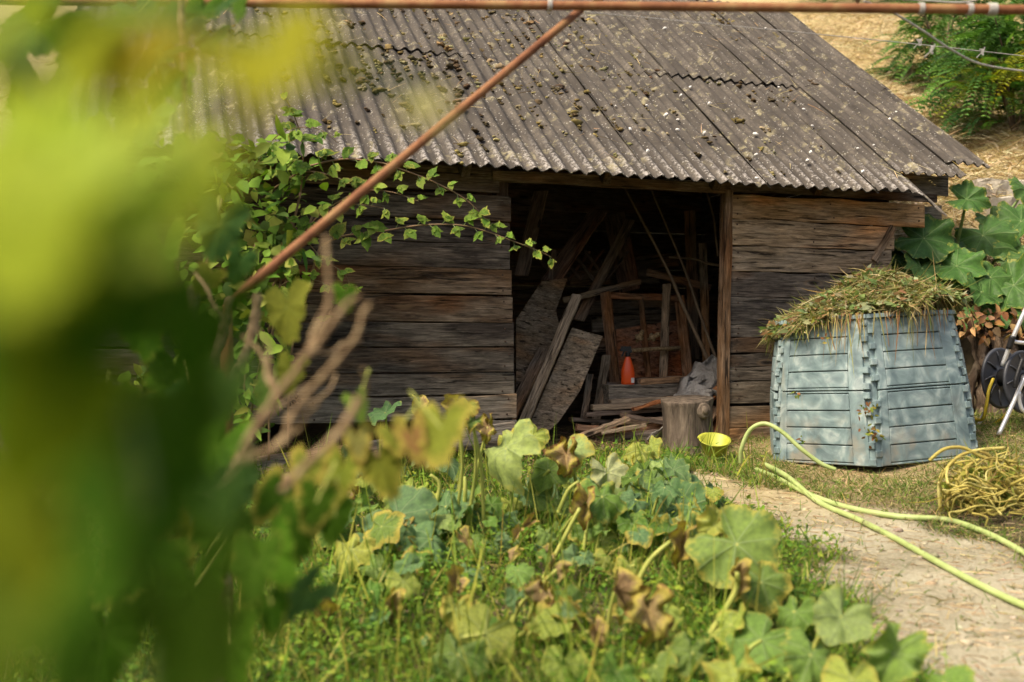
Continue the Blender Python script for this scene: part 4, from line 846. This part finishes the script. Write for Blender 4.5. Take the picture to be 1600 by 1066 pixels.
# broad-leaved plant on the bank right of the shed
rh = thing('broad_leaf_plant', 'squash-like plant with very broad dark green leaves on the bank behind the bin', 'plant', G(1545, 500)+Vector((0, .35, .1)))
for i, (px, py, w_, d_, f_) in enumerate(((1518, 306, 62, 7.9, 1), (1455, 365, 92, 7.9, 0), (1422, 400, 70, 8.0, 1), (1545, 375, 90, 8.1, 2), (1590, 350, 80, 8.2, 0), (1510, 420, 80, 7.8, 0), (1590, 400, 90, 8.0, 1), (1560, 440, 80, 7.7, 2), (1595, 455, 100, 7.6, 0), (1480, 440, 66, 7.8, 1), (1530, 462, 64, 7.6, 0), (1625, 500, 90, 7.5, 1), (1490, 395, 70, 8.1, 2), (1440, 425, 60, 7.8, 0), (1570, 490, 60, 7.6, 2), (1640, 420, 100, 7.8, 0), (1605, 300, 60, 8.6, 1), (1400, 425, 50, 8.0, 2), (1560, 350, 60, 8.3, 1), (1520, 500, 50, 7.6, 1))):
    p = W(px, py, d_); size = w_/FPX*d_/1.6; tip = Vector((random.gauss(0, .5), -.5, .2 if i < 3 else -.3)); nrm = Vector((random.gauss(-.15, .3), -.75, .45 if i < 3 else .75))
    pos = p-tip.normalized()*size*.3
    put_leaf('broad', f_, 'gunnera', rh, pos, nrm, tip, size, jcol((.05, .115, .028) if i < 3 else (.068, .145, .035), .2), 0 if i % 4 else .05)
    stalk(rh, rh.location+Vector((random.gauss(0, .15), random.gauss(0, .08), 0)), pos, .014, 'stalk_g')
n = 26
for i in range(n):
    p = W(random.uniform(1395, 1660), random.uniform(395, 500), random.uniform(7.75, 8.2)); size = random.uniform(.07, .14)
    put_leaf('broad', i, 'gunnera', rh, p, Vector((random.gauss(-.1, .4), -.7, .8)), Vector((random.gauss(0, .8), -.4, -.4)), size, jcol((.055, .13, .035), .25), 0)
# roots and dead stump in the bank
rt = thing('old_roots', 'gnarled grey-brown stump roots in the bank behind the hose reel', 'roots', W(1560, 640, 7.6)); c = rt.location.copy()
for k in range(22):
    px = random.uniform(1502, 1660); x2 = px+random.gauss(0, 22); d0 = random.uniform(7.45, 7.7)
    mb = MB(); r0 = random.uniform(.02, .06); pts = [W(px, random.uniform(500, 530), d0+.15), W((px+x2)/2+random.gauss(0, 10), 565, d0+.03), W(x2, random.uniform(600, 640), d0), W(x2+random.gauss(0, 12), 665, d0-.06)]
    pp = smooth_pts([q_-c for q_ in pts], 4); mb.tube(pp, [r0*(.8+.5*math.sin(i*1.7+k)**2) for i in range(len(pp))], 7); obj('root', mb, M['bark'], rt, True)
n = 110
dl = np.array([list(W(rng.uniform(1480, 1600), rng.uniform(485, 530), rng.uniform(7.4, 7.6))) for _ in range(n)])
tag(leafcloud('dead_leaves', dl, rng.normal(0, 1, (n, 3)), rng.normal(0, .5, (n, 3))+np.array([0, -.8, .8]), rng.uniform(.04, .10, n), rng.uniform(.03, .06, n), pick([(.26, .13, .05), (.20, .11, .05), (.32, .20, .09), (.12, .07, .04)], n), M['straw'], fold=.3), 'curled orange-brown dead leaves caught above the roots', 'leaves', kind='stuff')
# stone steps in the straw slope
for i, (a_, b_, d_, lab) in enumerate(((( 1530, 290), (1680, 288), 9.6, 'upper pale stone step in the dry grass slope right of the roof'), ((1548, 318), (1690, 316), 9.2, 'lower pale stone step in the dry grass slope right of the roof'))):
    p0, p1 = W(*a_, d_), W(*b_, d_); mb = MB(); L_ = (p1-p0).length; sg = 9; vs = []
    for k in range(sg+1):
        x = L_*k/sg
        for y_, z_ in ((0, -.2), (0, .045), (.03, .065), (.35, .07), (.35, -.2)): vs.append((x+random.uniform(-.015, .015), y_+random.uniform(-.02, .02), z_+random.uniform(-.012, .012)))
    mb.add(vs, [(5*k+j, 5*k+5+j, 5*k+5+(j+1) % 5, 5*k+(j+1) % 5) for k in range(sg) for j in range(5)]+[(0, 1, 2, 3, 4), tuple(5*sg+j for j in (4, 3, 2, 1, 0))])
    o = obj('stone_step', mb, M['stone']); o.location = p0; tag(o, lab, 'step')

# ------------------------------------------------------------------ bramble on the left wall
br_ = thing('bramble_bush', 'bright green bramble with arching shoots against the left plank wall', 'bramble', G(440, 735)); c = br_.location.copy()
GB = [(.13, .235, .025), (.18, .29, .035), (.09, .175, .02), (.24, .33, .05)]
def shoot(pts, r0, every=.055, lsize=.05, side=1.):
    pp = smooth_pts(pts, 10); mb = MB(); mb.tube([q_-c for q_ in pp], [r0*(1-.65*i/len(pp)) for i in range(len(pp))], 6); obj('cane', mb, M['cane'], br_, True)
    acc = 0; k = 0
    for i in range(1, len(pp)):
        acc += (pp[i]-pp[i-1]).length
        if acc < every: continue
        acc = 0; k += 1; t_ = (pp[i]-pp[i-1]).normalized(); f_ = 1-.5*i/len(pp)
        sd_ = Vector((random.gauss(0, .3), -.55+random.gauss(0, .25), (1 if k % 2 else -1)*.8)).normalized(); tw = (sd_*.8+t_*.5).normalized(); q0 = pp[i]; q1 = q0+tw*lsize*.8*f_
        mb = MB(); mb.tube([q0-c, q1-c], .0022, 4); obj('leaf_stalk', mb, M['stalk_g'], br_)
        for a_ in (0, 75, -75):
            up_ = Vector((random.gauss(-.1, .25), -.75, .65)).normalized(); d_ = Matrix.Rotation(R_(a_+random.gauss(0, 10)), 3, up_) @ tw
            put_leaf('bramble', random.randrange(3), 'bramble', br_, q1, up_+Vector((random.gauss(0, .25), 0, random.gauss(0, .2))), d_+Vector((0, 0, -.2)), lsize*f_*(1.15 if a_ == 0 else .9)*random.uniform(.65, 1.3), jcol(random.choice(GB), .3), random.choice((0, 0, 0, .2)), .80)
shoot([W(485, 259, 6.0), W(536, 249, 6.0), W(592, 254, 5.98), W(630, 266, 5.96), W(677, 284, 5.95), W(728, 312, 5.95), W(761, 345, 5.97), W(780, 364, 5.98)], .006, .056, .075)
shoot([W(500, 385, 6.0), W(536, 369, 6.0), W(592, 362, 5.98), W(658, 352, 5.95), W(719, 352, 5.93), W(761, 362, 5.93), W(799, 376, 5.95), W(836, 390, 5.97), W(862, 402, 6.0)], .006, .052, .075)
shoot([W(470, 300, 6.0), W(473, 228, 5.9), W(455, 170, 5.8), W(440, 150, 5.7)], .006, .07, .08)
shoot([W(500, 520, 6.1), W(520, 480, 6.0), W(545, 452, 5.98), W(560, 448, 5.97)], .004, .06, .05)
shoot([W(420, 300, 6.0), W(470, 270, 5.95), W(520, 275, 5.9), W(560, 295, 5.9)], .005, .07, .085)
shoot([W(440, 420, 6.0), W(490, 345, 5.95), W(540, 320, 5.9), W(600, 325, 5.9)], .005, .07, .08)
shoot([W(505, 330, 5.95), W(560, 300, 5.92), W(610, 300, 5.9), W(655, 315, 5.92)], .004, .055, .065)
shoot([W(440, 330, 5.9), W(500, 400, 5.88), W(540, 430, 5.9), W(550, 470, 5.95)], .004, .06, .06)
shoot([W(400, 480, 5.9), W(450, 440, 5.85), W(500, 440, 5.85), W(530, 465, 5.9)], .004, .06, .07)
shoot([W(380, 300, 5.9), W(430, 215, 5.8), W(490, 200, 5.75), W(530, 225, 5.8)], .004, .06, .07)
for a_, b_ in (((380, 720), (489, 336)), ((420, 720), (470, 300)), ((350, 700), (400, 380)), ((300, 690), (350, 300)), ((450, 700), (500, 385)), ((380, 640), (440, 420))):
    mb = MB(); p0, p1 = W(*a_, 5.9), W(*b_, 6.0); mb.tube([q_-c for q_ in smooth_pts([p0, p0.lerp(p1, .5)+Vector((-.08, .05, 0)), p1], 5)], .008, 6); obj('cane', mb, M['cane'], br_, True)
n = 950
px = rng.normal(385, 70, n).clip(200, 540); py = rng.uniform(215, 690, n); px = np.where((py > 560), px-60, px); px = np.where(px > 515-.25*np.maximum(0, py-300), px-90, px)
dd = rng.uniform(5.65, 6.15, n); P = np.stack([(px-800)/FPX*dd, dd, HC+(533-py)/FPX*dd], -1)
fo = leafcloud('foliage', P-np.array(c), rng.normal(0, 1, (n, 3))+np.array([.2, -.3, -.4]), rng.normal(0, .35, (n, 3))+np.array([-.1, -.7, .7]), rng.gamma(6, .016, n).clip(.04, .17), rng.gamma(6, .0105, n).clip(.03, .11), pick(GB+[(.06, .12, .02), (.28, .30, .06)], n, .25), M['fol'], parent=br_); fo['kind'] = 'stuff'
mb = MB()
for px, py in ((459, 628), (452, 632), (463, 620), (446, 624), (456, 615), (468, 626), (440, 618)):
    mb.add([tuple(W(px, py, 6.0)-c+Vector(v_)*.014) for v_ in ICO_V], ICO_F.tolist())
obj('berries', mb, M['berry'], br_, True)

# ------------------------------------------------------------------ locust shrubs at the top right
def frond_shrub(base, h, w_, nf, pal, label, seed, yellow=0., low=0.):
    global rng
    t = thing('locust_shrub', label, 'shrub', base, 0, 'feathery shrubs on the dry slope'); r = np.random.default_rng(seed)
    PP, TT, NN, LL, WW, CC = [], [], [], [], [], []
    mb = MB()
    for k in range(9):
        a_ = r.uniform(0, 6.28); tip = Vector((w_*.5*math.cos(a_), w_*.5*math.sin(a_), h*r.uniform(.5, .95)))
        mb.tube(smooth_pts([Vector((0, 0, -.1)), tip*.5+Vector((0, 0, .1*h)), tip], 4), [.018*(1-.7*i/9) for i in range(9)], 5)
    obj('trunk', mb, M['bark'], t, True)
    for k in range(nf):
        a_ = r.uniform(0, 6.28); rr = math.sqrt(r.random()); zz = r.random()
        wz = w_*(.35+.65*math.sin(min(1, zz*1.1+.12)*math.pi)**.6)
        o_ = np.array([wz*rr*math.cos(a_), wz*rr*math.sin(a_), h*(low+(1-low)*zz)])
        d_ = np.array([math.cos(a_)*.8, math.sin(a_)*.8-.35, r.normal(.05, .35)]); d_ /= np.linalg.norm(d_); L_ = r.uniform(.28, .52)
        up_ = np.array([r.normal(0, .3), -.4, 1.]); s_ = np.cross(d_, up_); s_ /= np.linalg.norm(s_); up_ = np.cross(s_, d_)
        base_c = np.array(pal[r.integers(len(pal))])*r.uniform(.7, 1.25)
        for j in range(11):
            f_ = (j+1)/11; q_ = o_+d_*L_*f_-np.array([0, 0, 1])*L_*.45*f_*f_
            for sg in (-1, 1):
                PP.append(q_); TT.append(s_*sg+d_*.35-np.array([0, 0, .15])); NN.append(up_+r.normal(0, .15, 3)); LL.append(.080*(1-.45*abs(f_-.45))); WW.append(.034); CC.append(base_c*r.uniform(.85, 1.15))
    o = leafcloud('crown', np.array(PP), np.array(TT), np.array(NN), np.array(LL), np.array(WW), np.array(CC), M['fol'], parent=t, droop=.1); return t
GP = [(.06, .15, .03), (.09, .20, .04), (.13, .25, .045), (.045, .11, .03)]; YP = [(.40, .42, .03), (.52, .46, .03), (.28, .34, .04)]
frond_shrub(G(1475, 135), 1.3, .75, 330, GP, 'green feathery shrub left of the others on the dry slope', 1)
frond_shrub(G(1585, 205), 1.5, .85, 420, GP, 'dark green feathery shrub low at the edge of the photo', 2)
frond_shrub(G(1545, 100), 1.8, .9, 420, GP, 'bright green feathery shrub behind the knotted twine', 3)
frond_shrub(G(1660, 150), 2.0, .9, 330, GP, 'tall green feathery shrub reaching out of the frame', 4)
frond_shrub(G(1470, 25), 2.0, .9, 300, GP+[(.16, .27, .05)], 'green shrub behind the rusty crossbar up the slope', 5)
frond_shrub(G(1340, 2), 1.6, 1.1, 260, GP+[(.15, .2, .05)], 'far green shrub at the top of the dry slope', 6)
frond_shrub(G(1575, 190)+Vector((0, -.75, .25)), .5, .42, 60, YP, 'small shrub shoot with yellow feathery leaves on the slope', 7)
frond_shrub(G(1520, 190)+Vector((0, -.5, .15)), .42, .34, 45, [(.26, .33, .04), (.36, .40, .05)], 'low yellow-green feathery shoot at the shrub edge', 8)

# ------------------------------------------------------------------ grasses
def in_view(n, y0, y1, x0, x1, bias=1.):
    d = y0+(y1-y0)*rng.random(n)**bias; px = rng.uniform(x0, x1, n); return (px-800)/FPX*d, d
n = 95000; x, y = in_view(n, 2.5, 6.9, -250, 1750); pm_ = path_mask(x, y); bed = sst(1.55, .9, x-.28*(6.9-y)*.9); k = (rng.random(n) < (1-pm_)*np.maximum(bed, .0)); x, y = x[k], y[k]; n = len(x)
P = np.stack([x, y, gz(x, y)-.005], -1); D = np.stack([rng.normal(0, .45, n), rng.normal(0, .45, n), np.ones(n)], -1)
cl_ = .5+.5*np.sin(x*3.1+1.3)*np.sin(y*2.7+.4)
L = rng.gamma(3.2, .042, n).clip(.03, .42)*(.42+.6*cl_)
tag(blades('grass', P, D, L, rng.uniform(.003, .0075, n), rng.uniform(.05, .7, n), pick([(.10, .205, .02), (.15, .255, .028), (.21, .29, .035), (.07, .155, .022), (.36, .33, .09)], n), M['blade']), 'lush green grass growing among the squash plants', 'grass', kind='stuff')
n = 500; x, y = in_view(n, 2.8, 6.4, 300, 1200); k = path_mask(x, y) < .1; x, y = x[k], y[k]; n = len(x)
tag(blades('tall_grass', np.stack([x, y, gz(x, y)], -1), np.stack([rng.normal(0, .25, n), rng.normal(0, .25, n), np.ones(n)], -1), rng.uniform(.2, .5, n), rng.uniform(.004, .010, n), rng.uniform(0, .35, n), pick([(.24, .31, .04), (.40, .38, .07), (.17, .27, .03)], n), M['blade']), 'tall yellow-green grass stalks rising out of the vegetable patch', 'grass', kind='stuff')
n = 52000; x, y = in_view(n, 2.5, 6.7, -250, 1650); pm_ = path_mask(x, y); bed = sst(1.5, .8, x-.28*(6.9-y)*.9); k = (rng.random(n) < (1-pm_)*bed*(.35+.65*(np.sin(x*4.3-y*2.2) > -.2))); x, y = x[k], y[k]; n = len(x)
P = np.stack([x, y, gz(x, y)+rng.uniform(.0, .13, n)*(.4+.6*np.abs(np.sin(x*5+y*3)))], -1)
tag(leafcloud('weeds', P, rng.normal(0, 1, (n, 3))*np.array([1, 1, .5]), rng.normal(0, .4, (n, 3))+np.array([0, -.3, 1]), rng.uniform(.015, .042, n), rng.uniform(.008, .022, n), pick([(.10, .20, .02), (.15, .265, .028), (.065, .14, .022), (.23, .30, .035)], n), M['fol']), 'low small-leaved weeds covering the vegetable patch', 'weeds', kind='stuff')
n = 110000; x, y = in_view(n, 3.0, 7.7, 1020, 1800); pm_ = path_mask(x, y); dn = np.clip(.3+.75*np.sin(x*3.7+y*2.1)*np.sin(y*5.3-x)+.45*sst(5.0, 5.6, y), .15, 1); k = rng.random(n) < (1-pm_)**1.3*dn+.03; x, y = x[k], y[k]; n = len(x)
k = ~((np.hypot(x-BC.x, y-BC.y) < .66)); x, y = x[k], y[k]; n = len(x)
P = np.stack([x, y, gz(x, y)-.004], -1); D = np.stack([rng.normal(0, .7, n), rng.normal(0, .7, n), np.ones(n)*.8], -1)
tag(blades('short_grass', P, D, rng.gamma(4, .013, n).clip(.015, .12), rng.uniform(.003, .006, n), rng.uniform(.0, .7, n), pick([(.13, .20, .035), (.18, .24, .05), (.30, .27, .10), (.40, .32, .16), (.10, .17, .035), (.14, .21, .04)], n), M['blade']), 'short half-dry grass around the compost bin and path', 'grass', kind='stuff')
n = 110000; y = 8.2+12*rng.random(n)**1.5; px = np.where(rng.random(n) < .8, rng.uniform(1150, 1850, n), rng.uniform(-350, 420, n)); x = (px-800)/FPX*y; u, v = (x-OX)*CA+(y-OY)*SA, -(x-OX)*SA+(y-OY)*CA; k = ~((u < 3.1) & (v < 3.4) & (u > -3.9)); x, y = x[k], y[k]; n = len(x)
aa = rng.uniform(0, 6.28, n); P = np.stack([x, y, gz(x, y)+rng.uniform(-.01, .05, n)], -1)
tag(blades('dry_grass', P, np.stack([np.cos(aa), np.sin(aa)-.3, rng.uniform(-.4, .6, n)], -1), rng.gamma(4, .055, n).clip(.06, .45), rng.uniform(.005, .011, n), rng.uniform(.0, .7, n), pick([(.52, .42, .22), (.60, .50, .30), (.42, .31, .15), (.30, .22, .11), (.66, .57, .38)], n), M['straw']), 'straw-coloured dry grass matted on the slope behind the shed', 'grass', kind='stuff')
n = 9000; x, y = in_view(n, 2.8, 7.4, 400, 1750); aa = rng.uniform(0, 6.28, n)
tag(blades('fallen_straw', np.stack([x, y, gz(x, y)+.008], -1), np.stack([np.cos(aa), np.sin(aa), rng.uniform(-.05, .25, n)], -1), rng.uniform(.03, .12, n), rng.uniform(.002, .005, n), rng.uniform(0, .2, n), pick([(.46, .36, .20), (.32, .22, .12)], n), M['straw']), 'loose bits of straw lying on path and grass', 'straw', kind='stuff')
n = 16000; x, y = in_view(n, 2.9, 6.4, 1050, 1800); m_ = path_mask(x, y); k = (m_ > .05) & (m_ < .97) & (np.sin(x*9+y*4)+np.sin(y*13-x*5) > .2); x, y = x[k], y[k]; n = len(x)
tag(blades('path_grass', np.stack([x, y, gz(x, y)-.003], -1), np.stack([rng.normal(0, .8, n), rng.normal(0, .8, n), np.ones(n)*.7], -1), rng.gamma(3, .016, n).clip(.015, .12), rng.uniform(.003, .006, n), rng.uniform(0, .7, n), pick([(.15, .22, .04), (.38, .31, .15), (.22, .25, .06), (.46, .38, .22)], n), M['blade']), 'tufts of green and dry grass creeping in over the path edges', 'grass', kind='stuff')
# soil clods on the path
n = 1100; x, y = in_view(n, 3.0, 6.6, 1050, 1750); k = path_mask(x, y) > .2; x, y = x[k], y[k]; n = len(x)
tag(lumps('soil_clods', np.stack([x, y, gz(x, y)], -1), rng.gamma(1.6, .005, n).clip(.002, .03), pick([(.34, .29, .19), (.42, .37, .26), (.25, .21, .13)], n), M['straw'], .6), 'pale crumbly clods of earth on the dirt path', 'clods', kind='stuff')

# ------------------------------------------------------------------ grape vine between camera and shed
gv = thing('grape_vine', 'blurred grape vine with pinkish brown stems in front of the shed', 'vine', Vector((W(350, 760, 2.5).x, 2.5, gzf(-.7, 2.5)))); c = gv.location.copy()
def vstem(pix, d_, r0, r1):
    pts = smooth_pts([W(x_, y_, d_[0]+(d_[1]-d_[0])*i/(len(pix)-1))-c+Vector((random.gauss(0, .003), 0, random.gauss(0, .003))) for i, (x_, y_) in enumerate(pix)], 6); mb = MB(); n_ = len(pts)
    mb.tube(pts, [(r0+(r1-r0)*i/n_)*(1+.13*math.sin(i*1.9)+.28*(i % 6 == 0)+random.uniform(-.1, .1)) for i in range(n_)], 9); obj('stem', mb, M['vine'], gv, True)
vstem([(330, 780), (357, 737), (401, 669), (434, 616), (466, 568), (498, 511), (512, 480), (514, 395), (512, 372)], (1.5, 1.55), .0064, .0034)
vstem([(330, 770), (380, 725), (425, 705), (450, 681), (450, 652), (482, 620), (522, 572), (555, 527), (570, 490), (576, 470)], (1.45, 1.55), .0058, .0032)
vstem([(466, 568), (490, 540), (530, 500), (545, 470), (560, 462)], (1.52, 1.55), .0055, .0035)
vstem([(360, 470), (352, 520), (335, 575), (322, 600)], (2.7, 2.4), .014, .012); vstem([(405, 463), (397, 511), (378, 560), (352, 605)], (2.7, 2.5), .012, .011); vstem([(308, 451), (300, 523), (284, 560)], (2.5, 2.3), .014, .012)
vstem([(562, 628), (534, 673), (482, 721), (440, 765)], (1.45, 1.4), .007, .0045); vstem([(440, 750), (510, 735), (590, 712), (670, 705)], (2.1, 2.2), .011, .010)
vstem([(340, 900), (345, 800), (350, 745), (390, 690)], (2.3, 2.35), .028, .02); vstem([(350, 1300), (345, 1050), (340, 900)], (2.4, 2.3), .034, .03)
vstem([(286, -60), (285, 30), (288, 110), (292, 200), (300, 330)], (2.6, 2.5), .008, .006)
for k in range(9):                      # side twigs
    x0, y0 = random.choice([(401, 669), (434, 616), (466, 568), (450, 652), (482, 620), (522, 572), (425, 705), (352, 520), (397, 511), (534, 673), (300, 523)]); an = random.uniform(-2.2, -.5); pts = [(x0, y0)]
    for q in range(4): x0 += 26*math.cos(an); y0 += 26*math.sin(an); an += random.gauss(0, .22); pts.append((x0, y0))
    vstem(pts, (1.75, 1.75+random.uniform(-.2, .4)), .0042, .002)
DG, BGn, YL, ORG, OLV = (.055, .13, .008), (.05, .12, .03), (.36, .36, .04), (.35, .19, .07), (.20, .22, .03)
MIDL = [(690, 690, 110, 2.0, OLV, .3), (650, 700, 70, 2.0, ORG, .5), (600, 745, 90, 2.1, OLV, .2), (560, 640, 46, 2.1, (.14, .24, .04), 0), (530, 760, 100, 2.1, OLV, .3), (480, 745, 80, 2.0, OLV, .4), (490, 800, 80, 1.9, DG, .2), (420, 790, 90, 2.0, DG, .3), (470, 835, 90, 1.9, DG, .0), (520, 820, 70, 2.0, DG, 0), (440, 880, 110, 1.8, DG, 0), (465, 940, 90, 1.9, BGn, 0), (425, 960, 80, 1.8, DG, .1), (400, 900, 100, 1.7, DG, 0), (250, 835, 60, 2.0, ORG, .3), (300, 830, 60, 2.0, YL, .4), (285, 860, 60, 2.0, ORG, .3), (540, 470, 46, 2.4, DG, .1), (340, 370, 90, 2.2, BGn, 0), (370, 420, 60, 2.3, BGn, 0), (320, 440, 50, 2.3, OLV, .2),
        (220, 30, 80, 2.6, (.10, .18, .07), 0), (265, 60, 90, 2.6, BGn, 0), (240, 100, 80, 2.5, BGn, 0), (280, 130, 90, 2.6, (.12, .21, .08), 0), (310, 30, 70, 2.7, DG, 0), (330, 70, 70, 2.7, (.10, .2, .04), 0), (250, 150, 70, 2.5, DG, 0), (200, 180, 80, 2.4, BGn, 0), (230, 200, 80, 2.4, (.12, .2, .07), 0), (345, 10, 60, 2.7, BGn, 0), (380, 15, 60, 2.8, DG, 0), (170, 230, 90, 2.3, OLV, 0),
        (620, 690, 60, 2.1, OLV, .3), (560, 700, 60, 2.1, (.30, .26, .08), .4), (360, 780, 90, 1.9, BGn, 0), (450, 500, 90, 2.6, OLV, .0), (420, 620, 70, 2.5, (.12, .2, .04), 0), (450, 590, 60, 2.4, OLV, 0), (300, 650, 120, 1.9, BGn, 0), (330, 720, 120, 1.8, DG, 0), (250, 720, 120, 1.8, DG, 0), (350, 640, 80, 2.1, DG, 0), (270, 600, 110, 2.0, DG, 0), (340, 860, 120, 1.8, DG, 0), (300, 940, 140, 1.7, DG, 0), (200, 900, 140, 1.7, DG, .1), (230, 780, 120, 1.8, DG, 0), (150, 660, 120, 1.9, DG, 0), (90, 560, 140, 1.8, DG, 0), (150, 450, 140, 2.0, DG, 0), (230, 520, 120, 2.0, DG, 0), (60, 700, 140, 1.8, DG, 0), (100, 820, 150, 1.7, DG, 0), (60, 950, 150, 1.7, DG, 0), (160, 1020, 150, 1.7, DG, 0), (280, 1040, 140, 1.7, DG, 0), (370, 1030, 120, 1.7, DG, 0), (260, 420, 110, 2.1, DG, 0), (200, 320, 120, 2.2, DG, 0), (100, 300, 140, 2.2, DG, 0), (60, 180, 140, 2.2, DG, 0), (130, 80, 140, 2.4, DG, 0), (40, 60, 140, 2.3, DG, 0), (300, 260, 90, 2.3, DG, 0), (20, 420, 140, 2.0, DG, 0)]
for i, (px, py, w_, d_, c_, dr) in enumerate(MIDL):
    p = W(px, py, d_); size = w_/FPX*d_/1.55; tip = Vector((random.gauss(0, .4), -.2, -1)); nrm = Vector((random.gauss(-.15, .35), -.85, .45+random.gauss(0, .2)))
    put_leaf('grape', i, 'grape', gv, p-tip.normalized()*size*.3, nrm, tip, size, jcol(c_), dr)
    if i % 3 == 0:
        mb = MB(); a_ = p-tip.normalized()*size*.3-c; mb.tube([a_, a_+Vector((random.gauss(0, .03), .05, .07))], .0025, 5); obj('leaf_stalk', mb, M['stalk'], gv)
# the shoots that hang right in front of the lens
gn = thing('grape_shoot', 'strongly blurred bright green vine leaves close to the lens', 'vine', Vector((-.35, .30, gzf(-.35, .3)))); c = gn.location.copy()
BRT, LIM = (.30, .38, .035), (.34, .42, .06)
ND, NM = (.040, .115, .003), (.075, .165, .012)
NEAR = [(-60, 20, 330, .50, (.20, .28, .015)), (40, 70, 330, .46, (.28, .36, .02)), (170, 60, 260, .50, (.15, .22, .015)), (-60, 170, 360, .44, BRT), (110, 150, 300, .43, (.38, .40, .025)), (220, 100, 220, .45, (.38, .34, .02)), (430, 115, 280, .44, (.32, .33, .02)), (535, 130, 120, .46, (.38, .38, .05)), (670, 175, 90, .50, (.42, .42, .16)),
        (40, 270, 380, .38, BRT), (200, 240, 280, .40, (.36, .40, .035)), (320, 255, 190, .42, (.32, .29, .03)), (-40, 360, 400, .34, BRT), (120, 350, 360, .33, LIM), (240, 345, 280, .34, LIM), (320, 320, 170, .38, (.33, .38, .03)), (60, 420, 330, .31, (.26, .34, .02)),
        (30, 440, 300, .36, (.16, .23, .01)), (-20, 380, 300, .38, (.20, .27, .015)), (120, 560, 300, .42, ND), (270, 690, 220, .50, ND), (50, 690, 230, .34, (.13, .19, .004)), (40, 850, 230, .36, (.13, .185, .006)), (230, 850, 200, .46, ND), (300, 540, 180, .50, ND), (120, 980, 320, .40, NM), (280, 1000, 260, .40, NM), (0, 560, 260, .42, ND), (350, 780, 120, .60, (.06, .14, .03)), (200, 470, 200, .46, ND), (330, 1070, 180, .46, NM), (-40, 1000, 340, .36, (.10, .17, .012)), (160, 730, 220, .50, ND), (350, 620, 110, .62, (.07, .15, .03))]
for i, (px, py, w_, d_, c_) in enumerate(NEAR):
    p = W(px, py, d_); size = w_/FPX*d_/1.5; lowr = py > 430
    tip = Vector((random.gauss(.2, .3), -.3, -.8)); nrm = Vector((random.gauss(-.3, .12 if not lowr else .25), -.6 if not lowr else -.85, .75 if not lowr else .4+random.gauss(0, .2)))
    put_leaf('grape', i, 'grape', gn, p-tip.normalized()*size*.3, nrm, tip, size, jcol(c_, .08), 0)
for pts in ([(-200, -200, .40), (-20, 20, .40), (120, 180, .40), (250, 330, .42), (330, 300, .42)], [(-200, -150, .42), (200, 20, .44), (430, 60, .46), (560, 110, .48), (700, 160, .53)], [(-220, 300, .46), (40, 450, .46), (180, 600, .47), (230, 800, .47), (220, 1200, .48)]):
    mb = MB(); mb.tube([q_-c for q_ in smooth_pts([W(*q_) for q_ in pts], 6)], .0022, 6); obj('stem', mb, M['stalk_g'], gn, True)
